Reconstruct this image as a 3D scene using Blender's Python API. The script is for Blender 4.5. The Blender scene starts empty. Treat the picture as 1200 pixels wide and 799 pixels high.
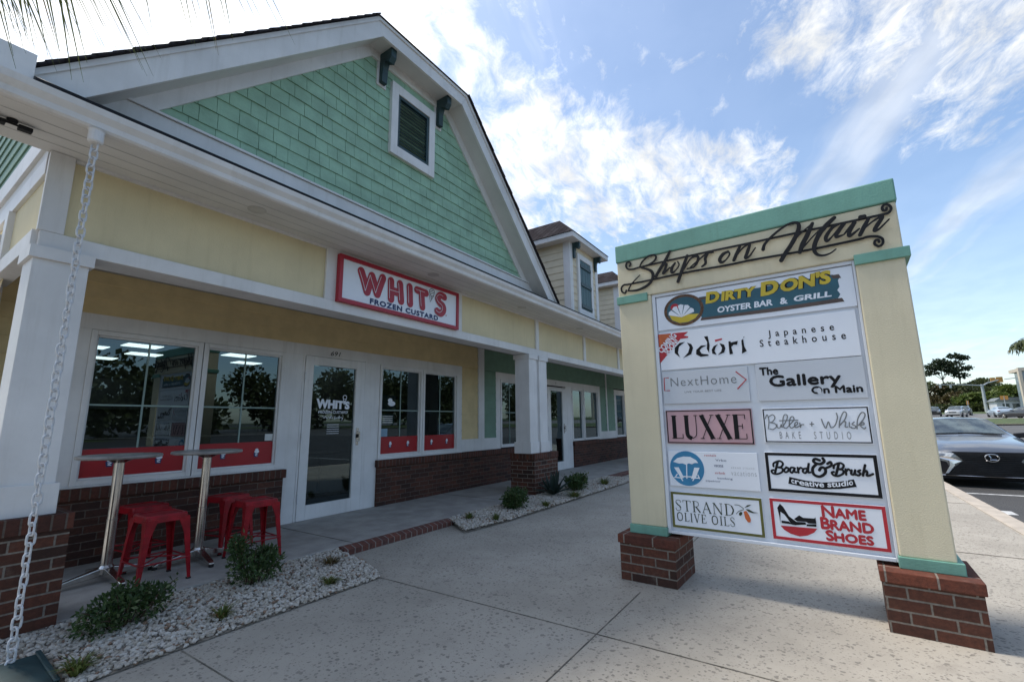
import bpy, bmesh, math, random
from mathutils import Vector, Matrix
random.seed(7)
EXPOSURE = 1.05
SUN_E = 2.0; SUN_ANG = 9.0; SKY_S = 0.11
SKY_TINT = (1.0, 1.04, 1.04)
CLOUD_B = 5.2; CLOUD_GLOW = 3.7
CLOUD_BLOBS = [((.131, .82, .557), 36, .30), ((.40, .63, .665), 22, .27), ((.642, .506, .576), 14, .27), ((.70, .45, .53), 14, .29), ((.80, .33, .49), 12, .29), ((.85, .22, .465), 10, .29), ((.90, .08, .43), 8, .27), ((.784, -.106, .65), 12, .23), ((.81, -.22, .55), 14, .25), ((.743, .23, .66), 16, .12), ((.62, .35, .70), 14, .13), ((-.7, .5, .5), 60, .2)]
NEAR_FRONDS = [((0, 0, 2.95), (1.0, .34, .54), 2.5, .12, 34, .95, .75, .005, 1.9), ((0, 0, 2.95), (1.0, .52, .40), 1.75, .1, 64, 1.0, .8, .006, 1.7), ((0, 0, 2.95), (.8, .62, .36), 1.6, .08, 60, 1.0, .9, .006, 1.5)]
SC = bpy.context.scene
COL = SC.collection
# ---------------------------------------------------------------- camera
cam_data = bpy.data.cameras.new("camera"); cam_data.lens = 16.0; cam_data.sensor_width = 36.0
cam_data.clip_start = 0.05; cam_data.clip_end = 3000
cam = bpy.data.objects.new("camera", cam_data); COL.objects.link(cam)
R_ = Vector((0.5586883227174707, -0.829278715385491, -0.012812894588229576))
U_ = Vector((-0.13898223918424962, -0.10884088388959053, 0.984295483676251))
F_ = Vector((0.8176498610349489, 0.5481336280531622, 0.1760631436354759))
cam.matrix_world = Matrix(((R_.x, U_.x, -F_.x, 0), (R_.y, U_.y, -F_.y, 0), (R_.z, U_.z, -F_.z, 1.27), (0, 0, 0, 1)))
SC.camera = cam
# ---------------------------------------------------------------- exposure, sun, sky
SC.view_settings.view_transform = 'Standard'; SC.view_settings.look = 'None'
SC.view_settings.gamma = 1.0; SC.view_settings.use_curve_mapping = False
SC.view_settings.exposure = EXPOSURE
SC.cycles.max_bounces = 8; SC.cycles.transparent_max_bounces = 16
SUN_AZ, SUN_EL = math.radians(98), math.radians(60)
sd = bpy.data.lights.new("sun", 'SUN'); sd.energy = SUN_E; sd.angle = math.radians(SUN_ANG); sd.color = (1, .94, .85)
sun = bpy.data.objects.new("sun", sd); COL.objects.link(sun)
to_sun = Vector((math.cos(SUN_AZ) * math.cos(SUN_EL), math.sin(SUN_AZ) * math.cos(SUN_EL), math.sin(SUN_EL)))
sun.rotation_euler = to_sun.to_track_quat('Z', 'Y').to_euler(); sun.location = (0, 0, 30)

def node(nt, t, **kw):
    n = nt.nodes.new(t)
    for k, v in kw.items():
        if k.startswith('in_'):
            key = k[3:]
            key = int(key) if key.isdigit() else key.replace('_', ' ')
            n.inputs[key].default_value = v
        else:
            setattr(n, k, v)
    return n
def math_(nt, op, a, b=None, c=None, clamp=False):
    n = nt.nodes.new('ShaderNodeMath'); n.operation = op; n.use_clamp = clamp
    for i, v in enumerate((a, b, c)):
        if v is None: continue
        if isinstance(v, (int, float)): n.inputs[i].default_value = v
        else: nt.links.new(v, n.inputs[i])
    return n.outputs[0]
def mix_(nt, fac, a, b, blend='MIX'):
    n = nt.nodes.new('ShaderNodeMix'); n.data_type = 'RGBA'; n.blend_type = blend
    for i, v in ((0, fac), (6, a), (7, b)):
        if isinstance(v, (int, float)): n.inputs[i].default_value = v
        elif isinstance(v, (tuple, list)): n.inputs[i].default_value = tuple(v) + ((1,) if len(v) == 3 else ())
        else: nt.links.new(v, n.inputs[i])
    return n.outputs[2]
def ramp(nt, v, lo, hi):
    n = nt.nodes.new('ShaderNodeMapRange'); n.interpolation_type = 'SMOOTHSTEP'
    nt.links.new(v, n.inputs[0]); n.inputs[1].default_value = lo; n.inputs[2].default_value = hi
    return n.outputs[0]

W = bpy.data.worlds.new("World"); SC.world = W; W.use_nodes = True
nt = W.node_tree; nt.nodes.clear()
wo = node(nt, 'ShaderNodeOutputWorld'); bg = node(nt, 'ShaderNodeBackground'); bg.inputs[1].default_value = SKY_S
sky = node(nt, 'ShaderNodeTexSky', sky_type='NISHITA', sun_disc=False, sun_elevation=SUN_EL, sun_rotation=math.radians(90) - SUN_AZ, air_density=1.0, dust_density=1.2, ozone_density=1.6)
tc = node(nt, 'ShaderNodeTexCoord'); sep = node(nt, 'ShaderNodeSeparateXYZ'); nt.links.new(tc.outputs['Generated'], sep.inputs[0])
X, Y, Z = sep.outputs
zz = math_(nt, 'ADD', math_(nt, 'MAXIMUM', Z, 0.0), 0.12)
comb = node(nt, 'ShaderNodeCombineXYZ'); nt.links.new(math_(nt, 'DIVIDE', X, zz), comb.inputs[0]); nt.links.new(math_(nt, 'DIVIDE', Y, zz), comb.inputs[1])
def blob(d, r, s):
    v = Vector(d).normalized()
    n = node(nt, 'ShaderNodeVectorMath', operation='DOT_PRODUCT'); nt.links.new(tc.outputs['Generated'], n.inputs[0]); n.inputs[1].default_value = v
    c = math.cos(math.radians(r))
    return math_(nt, 'MULTIPLY', ramp(nt, n.outputs['Value'], c, 1.0), s)
cover = None
for d, r, s in CLOUD_BLOBS:
    b = blob(d, r, s)
    cover = b if cover is None else (math_(nt, 'MAXIMUM', cover, b) if s > 0 else math_(nt, 'ADD', cover, b))
mp = node(nt, 'ShaderNodeMapping'); mp.inputs['Rotation'].default_value = (0, 0, math.radians(-20)); mp.inputs['Scale'].default_value = (1.0, 1.25, 1)
nt.links.new(comb.outputs[0], mp.inputs[0])
warp = node(nt, 'ShaderNodeTexNoise', in_Scale=1.3, in_Detail=3.0); nt.links.new(mp.outputs[0], warp.inputs['Vector'])
wv = node(nt, 'ShaderNodeVectorMath', operation='MULTIPLY_ADD'); nt.links.new(warp.outputs['Color'], wv.inputs[0]); wv.inputs[1].default_value = (.35, .35, 0); nt.links.new(mp.outputs[0], wv.inputs[2])
n1 = node(nt, 'ShaderNodeTexNoise', in_Scale=2.2, in_Detail=9.0, in_Roughness=.6); nt.links.new(wv.outputs[0], n1.inputs['Vector'])
mp3 = node(nt, 'ShaderNodeMapping'); mp3.inputs['Rotation'].default_value = (0, 0, math.radians(35)); mp3.inputs['Scale'].default_value = (.85, 1.25, 1); nt.links.new(wv.outputs[0], mp3.inputs[0])
n2 = node(nt, 'ShaderNodeTexNoise', in_Scale=11.0, in_Detail=9.0, in_Roughness=.68, in_Distortion=.3); nt.links.new(mp3.outputs[0], n2.inputs['Vector'])
nn = math_(nt, 'ADD', math_(nt, 'MULTIPLY', n1.outputs[0], .42), math_(nt, 'MULTIPLY', n2.outputs[0], .58))
dens = ramp(nt, math_(nt, 'ADD', nn, cover), .60, .93)
# thin high streaks
mp2 = node(nt, 'ShaderNodeMapping'); mp2.inputs['Rotation'].default_value = (0, 0, math.radians(62)); mp2.inputs['Scale'].default_value = (.35, 2.2, 1)
nt.links.new(wv.outputs[0], mp2.inputs[0])
n3 = node(nt, 'ShaderNodeTexNoise', in_Scale=1.1, in_Detail=6.0, in_Roughness=.55); nt.links.new(mp2.outputs[0], n3.inputs['Vector'])
cir = math_(nt, 'MULTIPLY', ramp(nt, n3.outputs[0], .45, .8), .55)
veil = math_(nt, 'ADD', math_(nt, 'MULTIPLY', ramp(nt, Z, .45, .0), .24), .07)
veil = math_(nt, 'MULTIPLY', veil, math_(nt, 'ADD', math_(nt, 'MULTIPLY', ramp(nt, Y, -.6, .1), .8), .2))
dens = math_(nt, 'MAXIMUM', math_(nt, 'MAXIMUM', dens, cir), veil)
# sunward brightening of the thin cloud sheet
glow = blob(to_sun, 62, 1.0)
shade_n = node(nt, 'ShaderNodeTexNoise', in_Scale=6.0, in_Detail=7.0); nt.links.new(wv.outputs[0], shade_n.inputs['Vector'])
cl = math_(nt, 'MULTIPLY', math_(nt, 'ADD', math_(nt, 'MULTIPLY', glow, CLOUD_GLOW), CLOUD_B), math_(nt, 'ADD', math_(nt, 'MULTIPLY', ramp(nt, shade_n.outputs[0], .3, .65), .28), .78))
ccol = node(nt, 'ShaderNodeCombineColor'); nt.links.new(cl, ccol.inputs[0]); nt.links.new(cl, ccol.inputs[1]); nt.links.new(math_(nt, 'MULTIPLY', cl, .97), ccol.inputs[2])
skyg = mix_(nt, 1.0, sky.outputs[0], SKY_TINT, 'MULTIPLY')
out = mix_(nt, dens, skyg, ccol.outputs[0])
nt.links.new(out, bg.inputs[0]); nt.links.new(bg.outputs[0], wo.inputs[0])

# ---------------------------------------------------------------- materials
MATS = {}
def mat(name, col, rough=.6, metal=0.0, var=.12, vscale=6.0, bump=0.0, bscale=60.0, spec=.5, coat=0.0, var2=None, streak=0.0):
    if name in MATS: return MATS[name]
    m = bpy.data.materials.new(name); m.use_nodes = True; t = m.node_tree; p = t.nodes['Principled BSDF']
    p.inputs['Roughness'].default_value = rough; p.inputs['Metallic'].default_value = metal
    p.inputs['Specular IOR Level'].default_value = spec; p.inputs['Coat Weight'].default_value = coat; p.inputs['Coat Roughness'].default_value = .05
    tcn = node(t, 'ShaderNodeTexCoord')
    n = node(t, 'ShaderNodeTexNoise', in_Scale=vscale, in_Detail=6.0, in_Roughness=.6); t.links.new(tcn.outputs['Object'], n.inputs['Vector'])
    f = ramp(t, n.outputs[0], .3, .72)
    c2 = var2 or tuple(c * (1 - var * 1.6) for c in col)
    c1 = tuple(min(1, c * (1 + var * .5)) for c in col)
    o = mix_(t, f, c2, c1)
    if streak:
        ms_ = node(t, 'ShaderNodeMapping'); ms_.inputs['Scale'].default_value = (9, 9, .7); t.links.new(tcn.outputs['Object'], ms_.inputs[0])
        ns_ = node(t, 'ShaderNodeTexNoise', in_Scale=1.6, in_Detail=7.0, in_Roughness=.65); t.links.new(ms_.outputs[0], ns_.inputs['Vector'])
        o = mix_(t, math_(t, 'MULTIPLY', ramp(t, ns_.outputs[0], .48, .78), streak), o, tuple(c * k for c, k in zip(col, (.55, .52, .46))))
        nd_ = node(t, 'ShaderNodeTexNoise', in_Scale=55.0, in_Detail=4.0, in_Roughness=.7); t.links.new(tcn.outputs['Object'], nd_.inputs['Vector'])
        o = mix_(t, math_(t, 'MULTIPLY', ramp(t, nd_.outputs[0], .62, .8), streak * .8), o, tuple(c * .5 for c in col))
    t.links.new(o, p.inputs['Base Color'])
    if bump:
        b = node(t, 'ShaderNodeTexNoise', in_Scale=bscale, in_Detail=5.0); t.links.new(tcn.outputs['Object'], b.inputs['Vector'])
        bn = node(t, 'ShaderNodeBump', in_Strength=bump, in_Distance=.01); t.links.new(b.outputs[0], bn.inputs['Height']); t.links.new(bn.outputs[0], p.inputs['Normal'])
    MATS[name] = m
    return m
def brick_mat(name, bw, rh, off, c1, c2, mortar, ms=.006, bump=.6, spec=.3, lift=(1.5, 1.25, 1.1)):
    m = bpy.data.materials.new(name); m.use_nodes = True; t = m.node_tree; p = t.nodes['Principled BSDF']; p.inputs['Roughness'].default_value = .9; p.inputs['Specular IOR Level'].default_value = spec
    uv = node(t, 'ShaderNodeUVMap'); uv.uv_map = 'UVMap'
    wn = node(t, 'ShaderNodeTexNoise', in_Scale=9.0, in_Detail=3.0); t.links.new(uv.outputs[0], wn.inputs['Vector'])
    wv_ = node(t, 'ShaderNodeVectorMath', operation='MULTIPLY_ADD'); t.links.new(wn.outputs['Color'], wv_.inputs[0]); wv_.inputs[1].default_value = (.006, .006, 0); t.links.new(uv.outputs[0], wv_.inputs[2])
    b = node(t, 'ShaderNodeTexBrick', offset=off, in_Scale=1.0, in_Mortar_Size=ms, in_Mortar_Smooth=.25, in_Bias=-.1, in_Brick_Width=bw, in_Row_Height=rh)
    b.inputs['Color1'].default_value = (*c1, 1); b.inputs['Color2'].default_value = (*c2, 1); b.inputs['Mortar'].default_value = (*mortar, 1)
    t.links.new(wv_.outputs[0], b.inputs['Vector'])
    n = node(t, 'ShaderNodeTexNoise', in_Scale=34.0, in_Detail=6.0, in_Roughness=.7); t.links.new(uv.outputs[0], n.inputs['Vector'])
    n5 = node(t, 'ShaderNodeTexNoise', in_Scale=7.0, in_Detail=2.0); t.links.new(uv.outputs[0], n5.inputs['Vector'])
    o = mix_(t, ramp(t, n.outputs[0], .25, .8), mix_(t, .55, b.outputs[0], (.02, .012, .01)), b.outputs[0])
    o = mix_(t, math_(t, 'MULTIPLY', ramp(t, n5.outputs[0], .5, .75), .35), o, mix_(t, 1.0, o, lift, 'MULTIPLY'))
    n6 = node(t, 'ShaderNodeTexNoise', in_Scale=3.2, in_Detail=8.0, in_Roughness=.72); t.links.new(uv.outputs[0], n6.inputs['Vector'])
    o = mix_(t, math_(t, 'MULTIPLY', ramp(t, n6.outputs[0], .56, .80), .38), o, tuple(min(1, c * 1.15) for c in mortar)); o = mix_(t, math_(t, 'MULTIPLY', ramp(t, n6.outputs[0], .46, .25), .5), o, (.02, .014, .012))
    t.links.new(o, p.inputs['Base Color'])
    h = math_(t, 'ADD', math_(t, 'MULTIPLY', b.outputs[1], -1.0), math_(t, 'MULTIPLY', n.outputs[0], .5))
    bn = node(t, 'ShaderNodeBump', in_Strength=bump, in_Distance=.008); t.links.new(h, bn.inputs['Height']); t.links.new(bn.outputs[0], p.inputs['Normal'])
    return m
M_white = mat('white_trim_paint', (.69, .68, .67), .55, var=.07, vscale=2.2, bump=.12, bscale=25, streak=.28)
M_soffit = mat('soffit_paint', (.62, .61, .59), .7, var=.06, vscale=2)
M_cream = mat('cream_stucco', (.67, .58, .37), .8, var=.06, vscale=1.6, bump=.25, bscale=110, streak=.22)
M_dormer = mat('dormer_siding_cream', (.66, .575, .42), .7, var=.06, vscale=5)
M_cream_side = mat('cream_siding', (.67, .53, .285), .7, var=.07, vscale=5, bump=.1, bscale=40)
M_mint = mat('mint_shingle', (.29, .465, .335), .75, var=.13, vscale=4, bump=.25, bscale=45)
M_green = mat('green_siding', (.15, .26, .19), .7, var=.08, vscale=5)
M_teal = mat('sea_green_paint', (.16, .35, .275), .6, var=.08, vscale=3, bump=.15, bscale=70, streak=.3)
M_dkgreen = mat('dark_green_paint', (.018, .05, .055), .5, var=.2)
M_black = mat('black_metal', (.008, .008, .010), .6, var=.2, spec=.25)
M_blackp = mat('black_print', (.008, .008, .010), .6, var=.05, spec=.2)
M_red = mat('red_print', (.42, .012, .025), .45, var=.06)
M_redfilm = mat('red_window_film', (.33, .004, .010), .4, var=.06, vscale=3)
M_redm = mat('red_powder_coat', (.30, .005, .012), .42, var=.25, vscale=14, spec=.3)
M_navy = mat('navy_print', (.01, .03, .12), .5)
M_panel = mat('white_sign_panel', (.74, .77, .83), .35, var=.025, vscale=2)
M_grey = mat('grey_print', (.16, .17, .18), .5)
M_signgrey = mat('grey_sign_panel', (.52, .55, .60), .4, var=.03, vscale=2)
M_pink = mat('pink_panel', (.50, .30, .33), .4, var=.04)
M_olive = mat('olive_print', (.11, .11, .02), .5)
M_steel = mat('brushed_steel', (.62, .60, .57), .22, metal=1.0, var=.08, vscale=20)
M_galv = mat('white_chain_paint', (.62, .63, .65), .45, var=.15, vscale=40)
M_rub = mat('black_rubber', (.015, .015, .015), .7)
M_roof = brick_mat('asphalt_shingle', .33, .14, .5, (.062, .060, .066), (.030, .029, .033), (.012, .012, .013), ms=.008, bump=.5, spec=.0, lift=(1.3, 1.3, 1.3))
M_brick = brick_mat('brown_red_brick', .203, .068, .5, (.12, .046, .030), (.038, .021, .018), (.15, .12, .10), ms=.005)
M_rowlock = brick_mat('brick_rowlock', .068, .5, 0, (.14, .047, .030), (.06, .027, .021), (.14, .11, .09))
M_brickp = brick_mat('pier_brick', .203, .068, .5, (.135, .050, .031), (.036, .021, .017), (.25, .22, .185))
M_brickcap = brick_mat('pier_brick_cap', .24, .5, 0, (.20, .062, .036), (.10, .036, .026), (.30, .26, .22))
M_glassdark = None
def glass_mat(name, tint=(.55, .62, .60), boost=1.0):
    m = bpy.data.materials.new(name); m.use_nodes = True; t = m.node_tree; t.nodes.clear()
    o = node(t, 'ShaderNodeOutputMaterial'); tr = node(t, 'ShaderNodeBsdfTransparent'); tr.inputs[0].default_value = (*tint, 1)
    gl = node(t, 'ShaderNodeBsdfGlossy', in_Roughness=.01); gl.inputs[0].default_value = (.72, .92, 1, 1)
    fr = node(t, 'ShaderNodeFresnel', in_IOR=1.55); mx = node(t, 'ShaderNodeMixShader')
    t.links.new(math_(t, 'ADD', math_(t, 'MULTIPLY', fr.outputs[0], boost), .03, clamp=True), mx.inputs[0]); t.links.new(tr.outputs[0], mx.inputs[1]); t.links.new(gl.outputs[0], mx.inputs[2]); t.links.new(mx.outputs[0], o.inputs[0])
    return m
M_glass = glass_mat('window_glass', (.22, .27, .28), 1.25)
def emit_mat(name, col, s):
    m = bpy.data.materials.new(name); m.use_nodes = True; p = m.node_tree.nodes['Principled BSDF']
    p.inputs['Base Color'].default_value = (.8, .8, .8, 1); p.inputs['Emission Color'].default_value = (*col, 1); p.inputs['Emission Strength'].default_value = s
    return m
M_lamp = emit_mat('lit_ceiling_panel', (.95, 1, .98), 2.2)
def leaf_mat(name, c1, c2, c3=None):
    m = bpy.data.materials.new(name); m.use_nodes = True; t = m.node_tree; p = t.nodes['Principled BSDF']; p.inputs['Roughness'].default_value = .55
    g = node(t, 'ShaderNodeNewGeometry')
    o = mix_(t, g.outputs['Random Per Island'], c1, c2)
    if c3:
        o = mix_(t, math_(t, 'GREATER_THAN', g.outputs['Random Per Island'], .93), o, c3)
    t.links.new(o, p.inputs['Base Color'])
    tl = node(t, 'ShaderNodeBsdfTranslucent'); t.links.new(o, tl.inputs[0]); mx = node(t, 'ShaderNodeMixShader', in_0=.3)
    t.links.new(p.outputs[0], mx.inputs[1]); t.links.new(tl.outputs[0], mx.inputs[2]); t.links.new(mx.outputs[0], t.nodes['Material Output'].inputs[0])
    return m

# ---------------------------------------------------------------- mesh helpers
class MB:
    def __init__(s): s.v = []; s.f = []
    def add(s, vs, fs):
        n = len(s.v); s.v += [tuple(v) for v in vs]; s.f += [tuple(n + i for i in f) for f in fs]; return s
    def box(s, x0, x1, y0, y1, z0, z1):
        x0, x1 = min(x0, x1), max(x0, x1); y0, y1 = min(y0, y1), max(y0, y1); z0, z1 = min(z0, z1), max(z0, z1)
        return s.add([(x0, y0, z0), (x1, y0, z0), (x1, y1, z0), (x0, y1, z0), (x0, y0, z1), (x1, y0, z1), (x1, y1, z1), (x0, y1, z1)],
                     [(0, 3, 2, 1), (4, 5, 6, 7), (0, 1, 5, 4), (1, 2, 6, 5), (2, 3, 7, 6), (3, 0, 4, 7)])
    def prism(s, poly, axis, a0, a1):
        """poly: 2D points; axis 'y' -> points are (x,z); 'x' -> (y,z); 'z' -> (x,y)"""
        def P(p, a): return {'y': (p[0], a, p[1]), 'x': (a, p[0], p[1]), 'z': (p[0], p[1], a)}[axis]
        n = len(poly); vs = [P(p, a0) for p in poly] + [P(p, a1) for p in poly]
        fs = [tuple(range(n)), tuple(range(2 * n - 1, n - 1, -1))] + [(i, i + n, (i + 1) % n + n, (i + 1) % n) for i in range(n)]
        return s.add(vs, fs)
    def tube(s, pts, r, n=8, caps=True, r1=None):
        pts = [Vector(p) for p in pts]; rings = []; up = None
        for i, p in enumerate(pts):
            d = (pts[min(i + 1, len(pts) - 1)] - pts[max(i - 1, 0)]).normalized()
            if up is None: up = Vector((0, 0, 1)) if abs(d.z) < .9 else Vector((1, 0, 0))
            a = d.cross(up).normalized(); b = a.cross(d).normalized(); up = b
            rr = r[i] if isinstance(r, (list, tuple)) else (r if r1 is None else r + (r1 - r) * i / (len(pts) - 1))
            rings.append([p + (a * math.cos(2 * math.pi * k / n) + b * math.sin(2 * math.pi * k / n)) * rr for k in range(n)])
        vs = [v for q in rings for v in q]; fs = []
        for i in range(len(rings) - 1):
            for k in range(n):
                fs.append((i * n + k, i * n + (k + 1) % n, (i + 1) * n + (k + 1) % n, (i + 1) * n + k))
        if caps: fs += [tuple(range(n - 1, -1, -1)), tuple((len(rings) - 1) * n + k for k in range(n))]
        return s.add(vs, fs)
    def lathe(s, prof, c=(0, 0), n=24):
        vs = []; fs = []
        for r, z in prof:
            for k in range(n):
                a = 2 * math.pi * k / n; vs.append((c[0] + r * math.cos(a), c[1] + r * math.sin(a), z))
        for i in range(len(prof) - 1):
            for k in range(n): fs.append((i * n + k, i * n + (k + 1) % n, (i + 1) * n + (k + 1) % n, (i + 1) * n + k))
        fs += [tuple(range(n - 1, -1, -1)), tuple((len(prof) - 1) * n + k for k in range(n))]
        return s.add(vs, fs)
    def quad(s, a, b, c, d): return s.add([a, b, c, d], [(0, 1, 2, 3)])
def box_uv(me):
    uv = me.uv_layers.new(name='UVMap'); d = uv.data; vs = me.vertices
    for p in me.polygons:
        n = p.normal; ax, ay, az = abs(n.x), abs(n.y), abs(n.z)
        for li in p.loop_indices:
            c = vs[me.loops[li].vertex_index].co
            if ay >= ax and ay >= az: d[li].uv = (c.x, c.z)
            elif ax >= az: d[li].uv = (c.y, c.z)
            else: d[li].uv = (c.x, c.y)
def mkobj(name, mb, m, uv=True, smooth=False, bevel=0, recalc=True):
    me = bpy.data.meshes.new(name)
    if isinstance(mb, MB):
        me.from_pydata(mb.v, [], mb.f)
        if recalc:
            bm = bmesh.new(); bm.from_mesh(me); bmesh.ops.recalc_face_normals(bm, faces=bm.faces); bm.to_mesh(me); bm.free()
    else: me = mb
    me.update()
    if uv and not me.uv_layers: box_uv(me)
    o = bpy.data.objects.new(name, me); COL.objects.link(o)
    if m: me.materials.append(m)
    if smooth:
        for p in me.polygons: p.use_smooth = True
    if bevel:
        b = o.modifiers.new('bevel', 'BEVEL'); b.width = bevel; b.segments = 2; b.limit_method = 'ANGLE'
    return o
def thing(name, label, cat, loc=(0, 0, 0), rz=0.0, group=None):
    o = bpy.data.objects.new(name, None); COL.objects.link(o); o.location = loc; o.rotation_euler = (0, 0, rz)
    o['label'] = label; o['category'] = cat
    if group: o['group'] = group
    o.empty_display_size = .2
    return o
def tag(o, label, cat, group=None):
    o['label'] = label; o['category'] = cat
    if group: o['group'] = group
    return o
def struct(o, kind='structure'): o['kind'] = kind; return o
def part(par, name, mb, m, world=False, **kw):
    o = mkobj(name, mb, m, **kw); o.parent = par
    if world:       # vertices were given in world space
        w = Matrix.Identity(4); q = par; chain = []
        while q is not None: chain.append(q); q = q.parent
        for q in reversed(chain): w = w @ (q.matrix_parent_inverse @ Matrix.LocRotScale(q.location, q.rotation_euler, q.scale) if q.parent else Matrix.LocRotScale(q.location, q.rotation_euler, q.scale))
        o.matrix_parent_inverse = w.inverted()
    return o
def wpart(par, name, mb, m, **kw): return part(par, name, mb, m, world=True, **kw)
def copy_tree(o, parent=None):
    c = o.copy(); COL.objects.link(c)
    if parent: c.parent = parent
    for ch in list(o.children): copy_tree(ch, c)
    return c
def smooth_pts(pts, vals=None, n=6, closed=False):
    P = [Vector(p) for p in pts]
    if len(P) < 3 and not closed: n = max(2, n)
    out = []; ov = []
    N = len(P); segs = N if closed else N - 1
    for i in range(segs):
        p0 = P[(i - 1) % N] if closed or i > 0 else P[0]; p1 = P[i]; p2 = P[(i + 1) % N]; p3 = P[(i + 2) % N] if closed or i + 2 < N else P[-1]
        for k in range(n):
            t = k / n
            out.append(.5 * ((2 * p1) + (p2 - p0) * t + (2 * p0 - 5 * p1 + 4 * p2 - p3) * t * t + (3 * p1 - p0 - 3 * p2 + p3) * t ** 3))
            if vals: ov.append(vals[i] + (vals[(i + 1) % N] - vals[i]) * t)
    if not closed:
        out.append(P[-1])
        if vals: ov.append(vals[-1])
    return (out, ov) if vals else out
# 2D artwork in a sign's local frame: x to the right, z up, face towards -y
def ribbon(mb, pts, w, y, depth=.0015, n=6, sm=True, caps=True):
    vals = list(w) if isinstance(w, (list, tuple)) else [w] * len(pts)
    if len(vals) != len(pts): vals = [vals[min(len(vals) - 1, int(i * len(vals) / len(pts)))] for i in range(len(pts))]
    if sm and len(pts) > 2: P, V = smooth_pts([(p[0], p[1], 0) for p in pts], vals, n)
    else: P, V = [Vector((p[0], p[1], 0)) for p in pts], vals
    m = len(P); F = []; Bk = []
    for i in range(m):
        d = P[min(i + 1, m - 1)] - P[max(i - 1, 0)]
        if d.length < 1e-7: d = Vector((1, 0, 0))
        d.normalize(); nn_ = Vector((-d.y, d.x, 0)); yy = y - .0006 * i / m
        a = P[i] + nn_ * V[i] / 2; b = P[i] - nn_ * V[i] / 2
        F += [(a.x, yy, a.y), (b.x, yy, b.y)]; Bk += [(a.x, y + depth, a.y), (b.x, y + depth, b.y)]
    fs = []; o = len(F)
    for i in range(m - 1):
        a, b, c, d = 2 * i, 2 * i + 1, 2 * i + 3, 2 * i + 2
        fs += [(a, b, c, d), (a, d, d + o, a + o), (b, b + o, c + o, c)]
    fs += [(0, o, o + 1, 1), (2 * m - 2, 2 * m - 1, 2 * m - 1 + o, 2 * m - 2 + o)]
    mb.add(F + Bk, fs)
    if caps:
        for (i, sgn) in ((0, -1), (m - 1, 1)):
            d = (P[min(i + 1, m - 1)] - P[max(i - 1, 0)]); d.normalize(); d = d * sgn; nn_ = Vector((-d.y, d.x, 0)); yy = y - .0006 * i / m - .0002
            r = V[i] / 2; k = 7; ring = [P[i] + (nn_ * math.cos(math.pi * j / k) + d * math.sin(math.pi * j / k)) * r for j in range(k + 1)]
            mb.add([(q.x, yy, q.y) for q in ring] + [(q.x, y + depth, q.y) for q in ring], [tuple(range(k + 1))] + [(j, j + k + 1, j + k + 2, j + 1) for j in range(k)])
    return mb
def flat(mb, pts, y, depth=.0015):
    return mb.prism([(p[0], p[1]) for p in pts], 'y', y, y + depth)
def ell(cx, cz, rx, rz, n=40): return [(cx + rx * math.cos(2 * math.pi * k / n), cz + rz * math.sin(2 * math.pi * k / n)) for k in range(n)]
_txt_cache = {}
def text_mesh(s, bold=0.0, shear=0.0, space=1.0):
    key = (s, bold, shear, space)
    if key not in _txt_cache:
        cu = bpy.data.curves.new('lettering', 'FONT'); cu.body = s; cu.offset = bold; cu.shear = shear; cu.resolution_u = 3; cu.space_character = space
        o = bpy.data.objects.new('lettering', cu); COL.objects.link(o)
        dg = bpy.context.evaluated_depsgraph_get(); me = bpy.data.meshes.new_from_object(o.evaluated_get(dg))
        _txt_cache[key] = ([tuple(v.co) for v in me.vertices], [tuple(p.vertices) for p in me.polygons])
        bpy.data.objects.remove(o); bpy.data.meshes.remove(me); bpy.data.curves.remove(cu)
    return _txt_cache[key]
def text(mb, s, x0, z0, x1, z1, y, bold=0.0, shear=0.0, space=1.0, z1r=None, z0r=None, small=None, fat=0.0):
    """fit the string's bounding box into the rectangle (right-end heights may differ)"""
    if small:
        v1, f1 = text_mesh(s[0], bold, shear, space); v2, f2 = text_mesh(s[1:], bold, shear, space)
        ax = max(p[0] for p in v1) + .06; bx = min(p[0] for p in v2)
        V = list(v1) + [((p[0] - bx) * small + ax, p[1] * small, 0) for p in v2]; Fc = list(f1) + [tuple(i + len(v1) for i in f) for f in f2]
    else: V, Fc = text_mesh(s, bold, shear, space)
    mx0 = min(p[0] for p in V); mx1 = max(p[0] for p in V); mz0 = min(p[1] for p in V); mz1 = max(p[1] for p in V)
    z1r = z1 if z1r is None else z1r; z0r = z0 if z0r is None else z0r
    out = []
    for p in V:
        t = (p[0] - mx0) / (mx1 - mx0); h = (p[1] - mz0) / (mz1 - mz0)
        a = z0 + (z0r - z0) * t; b = z1 + (z1r - z1) * t
        out.append((x0 + t * (x1 - x0), y, a + h * (b - a)))
    mb.add(out, Fc)
    if fat:
        for k in range(1, 4):
            dx, dz = ((0, 0), (1, 0), (.5, .6), (.5, -.6))[k]; mb.add([(p[0] + dx * fat, p[1] - .00025 * k, p[2] + dz * fat) for p in out], Fc)
    return mb
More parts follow.
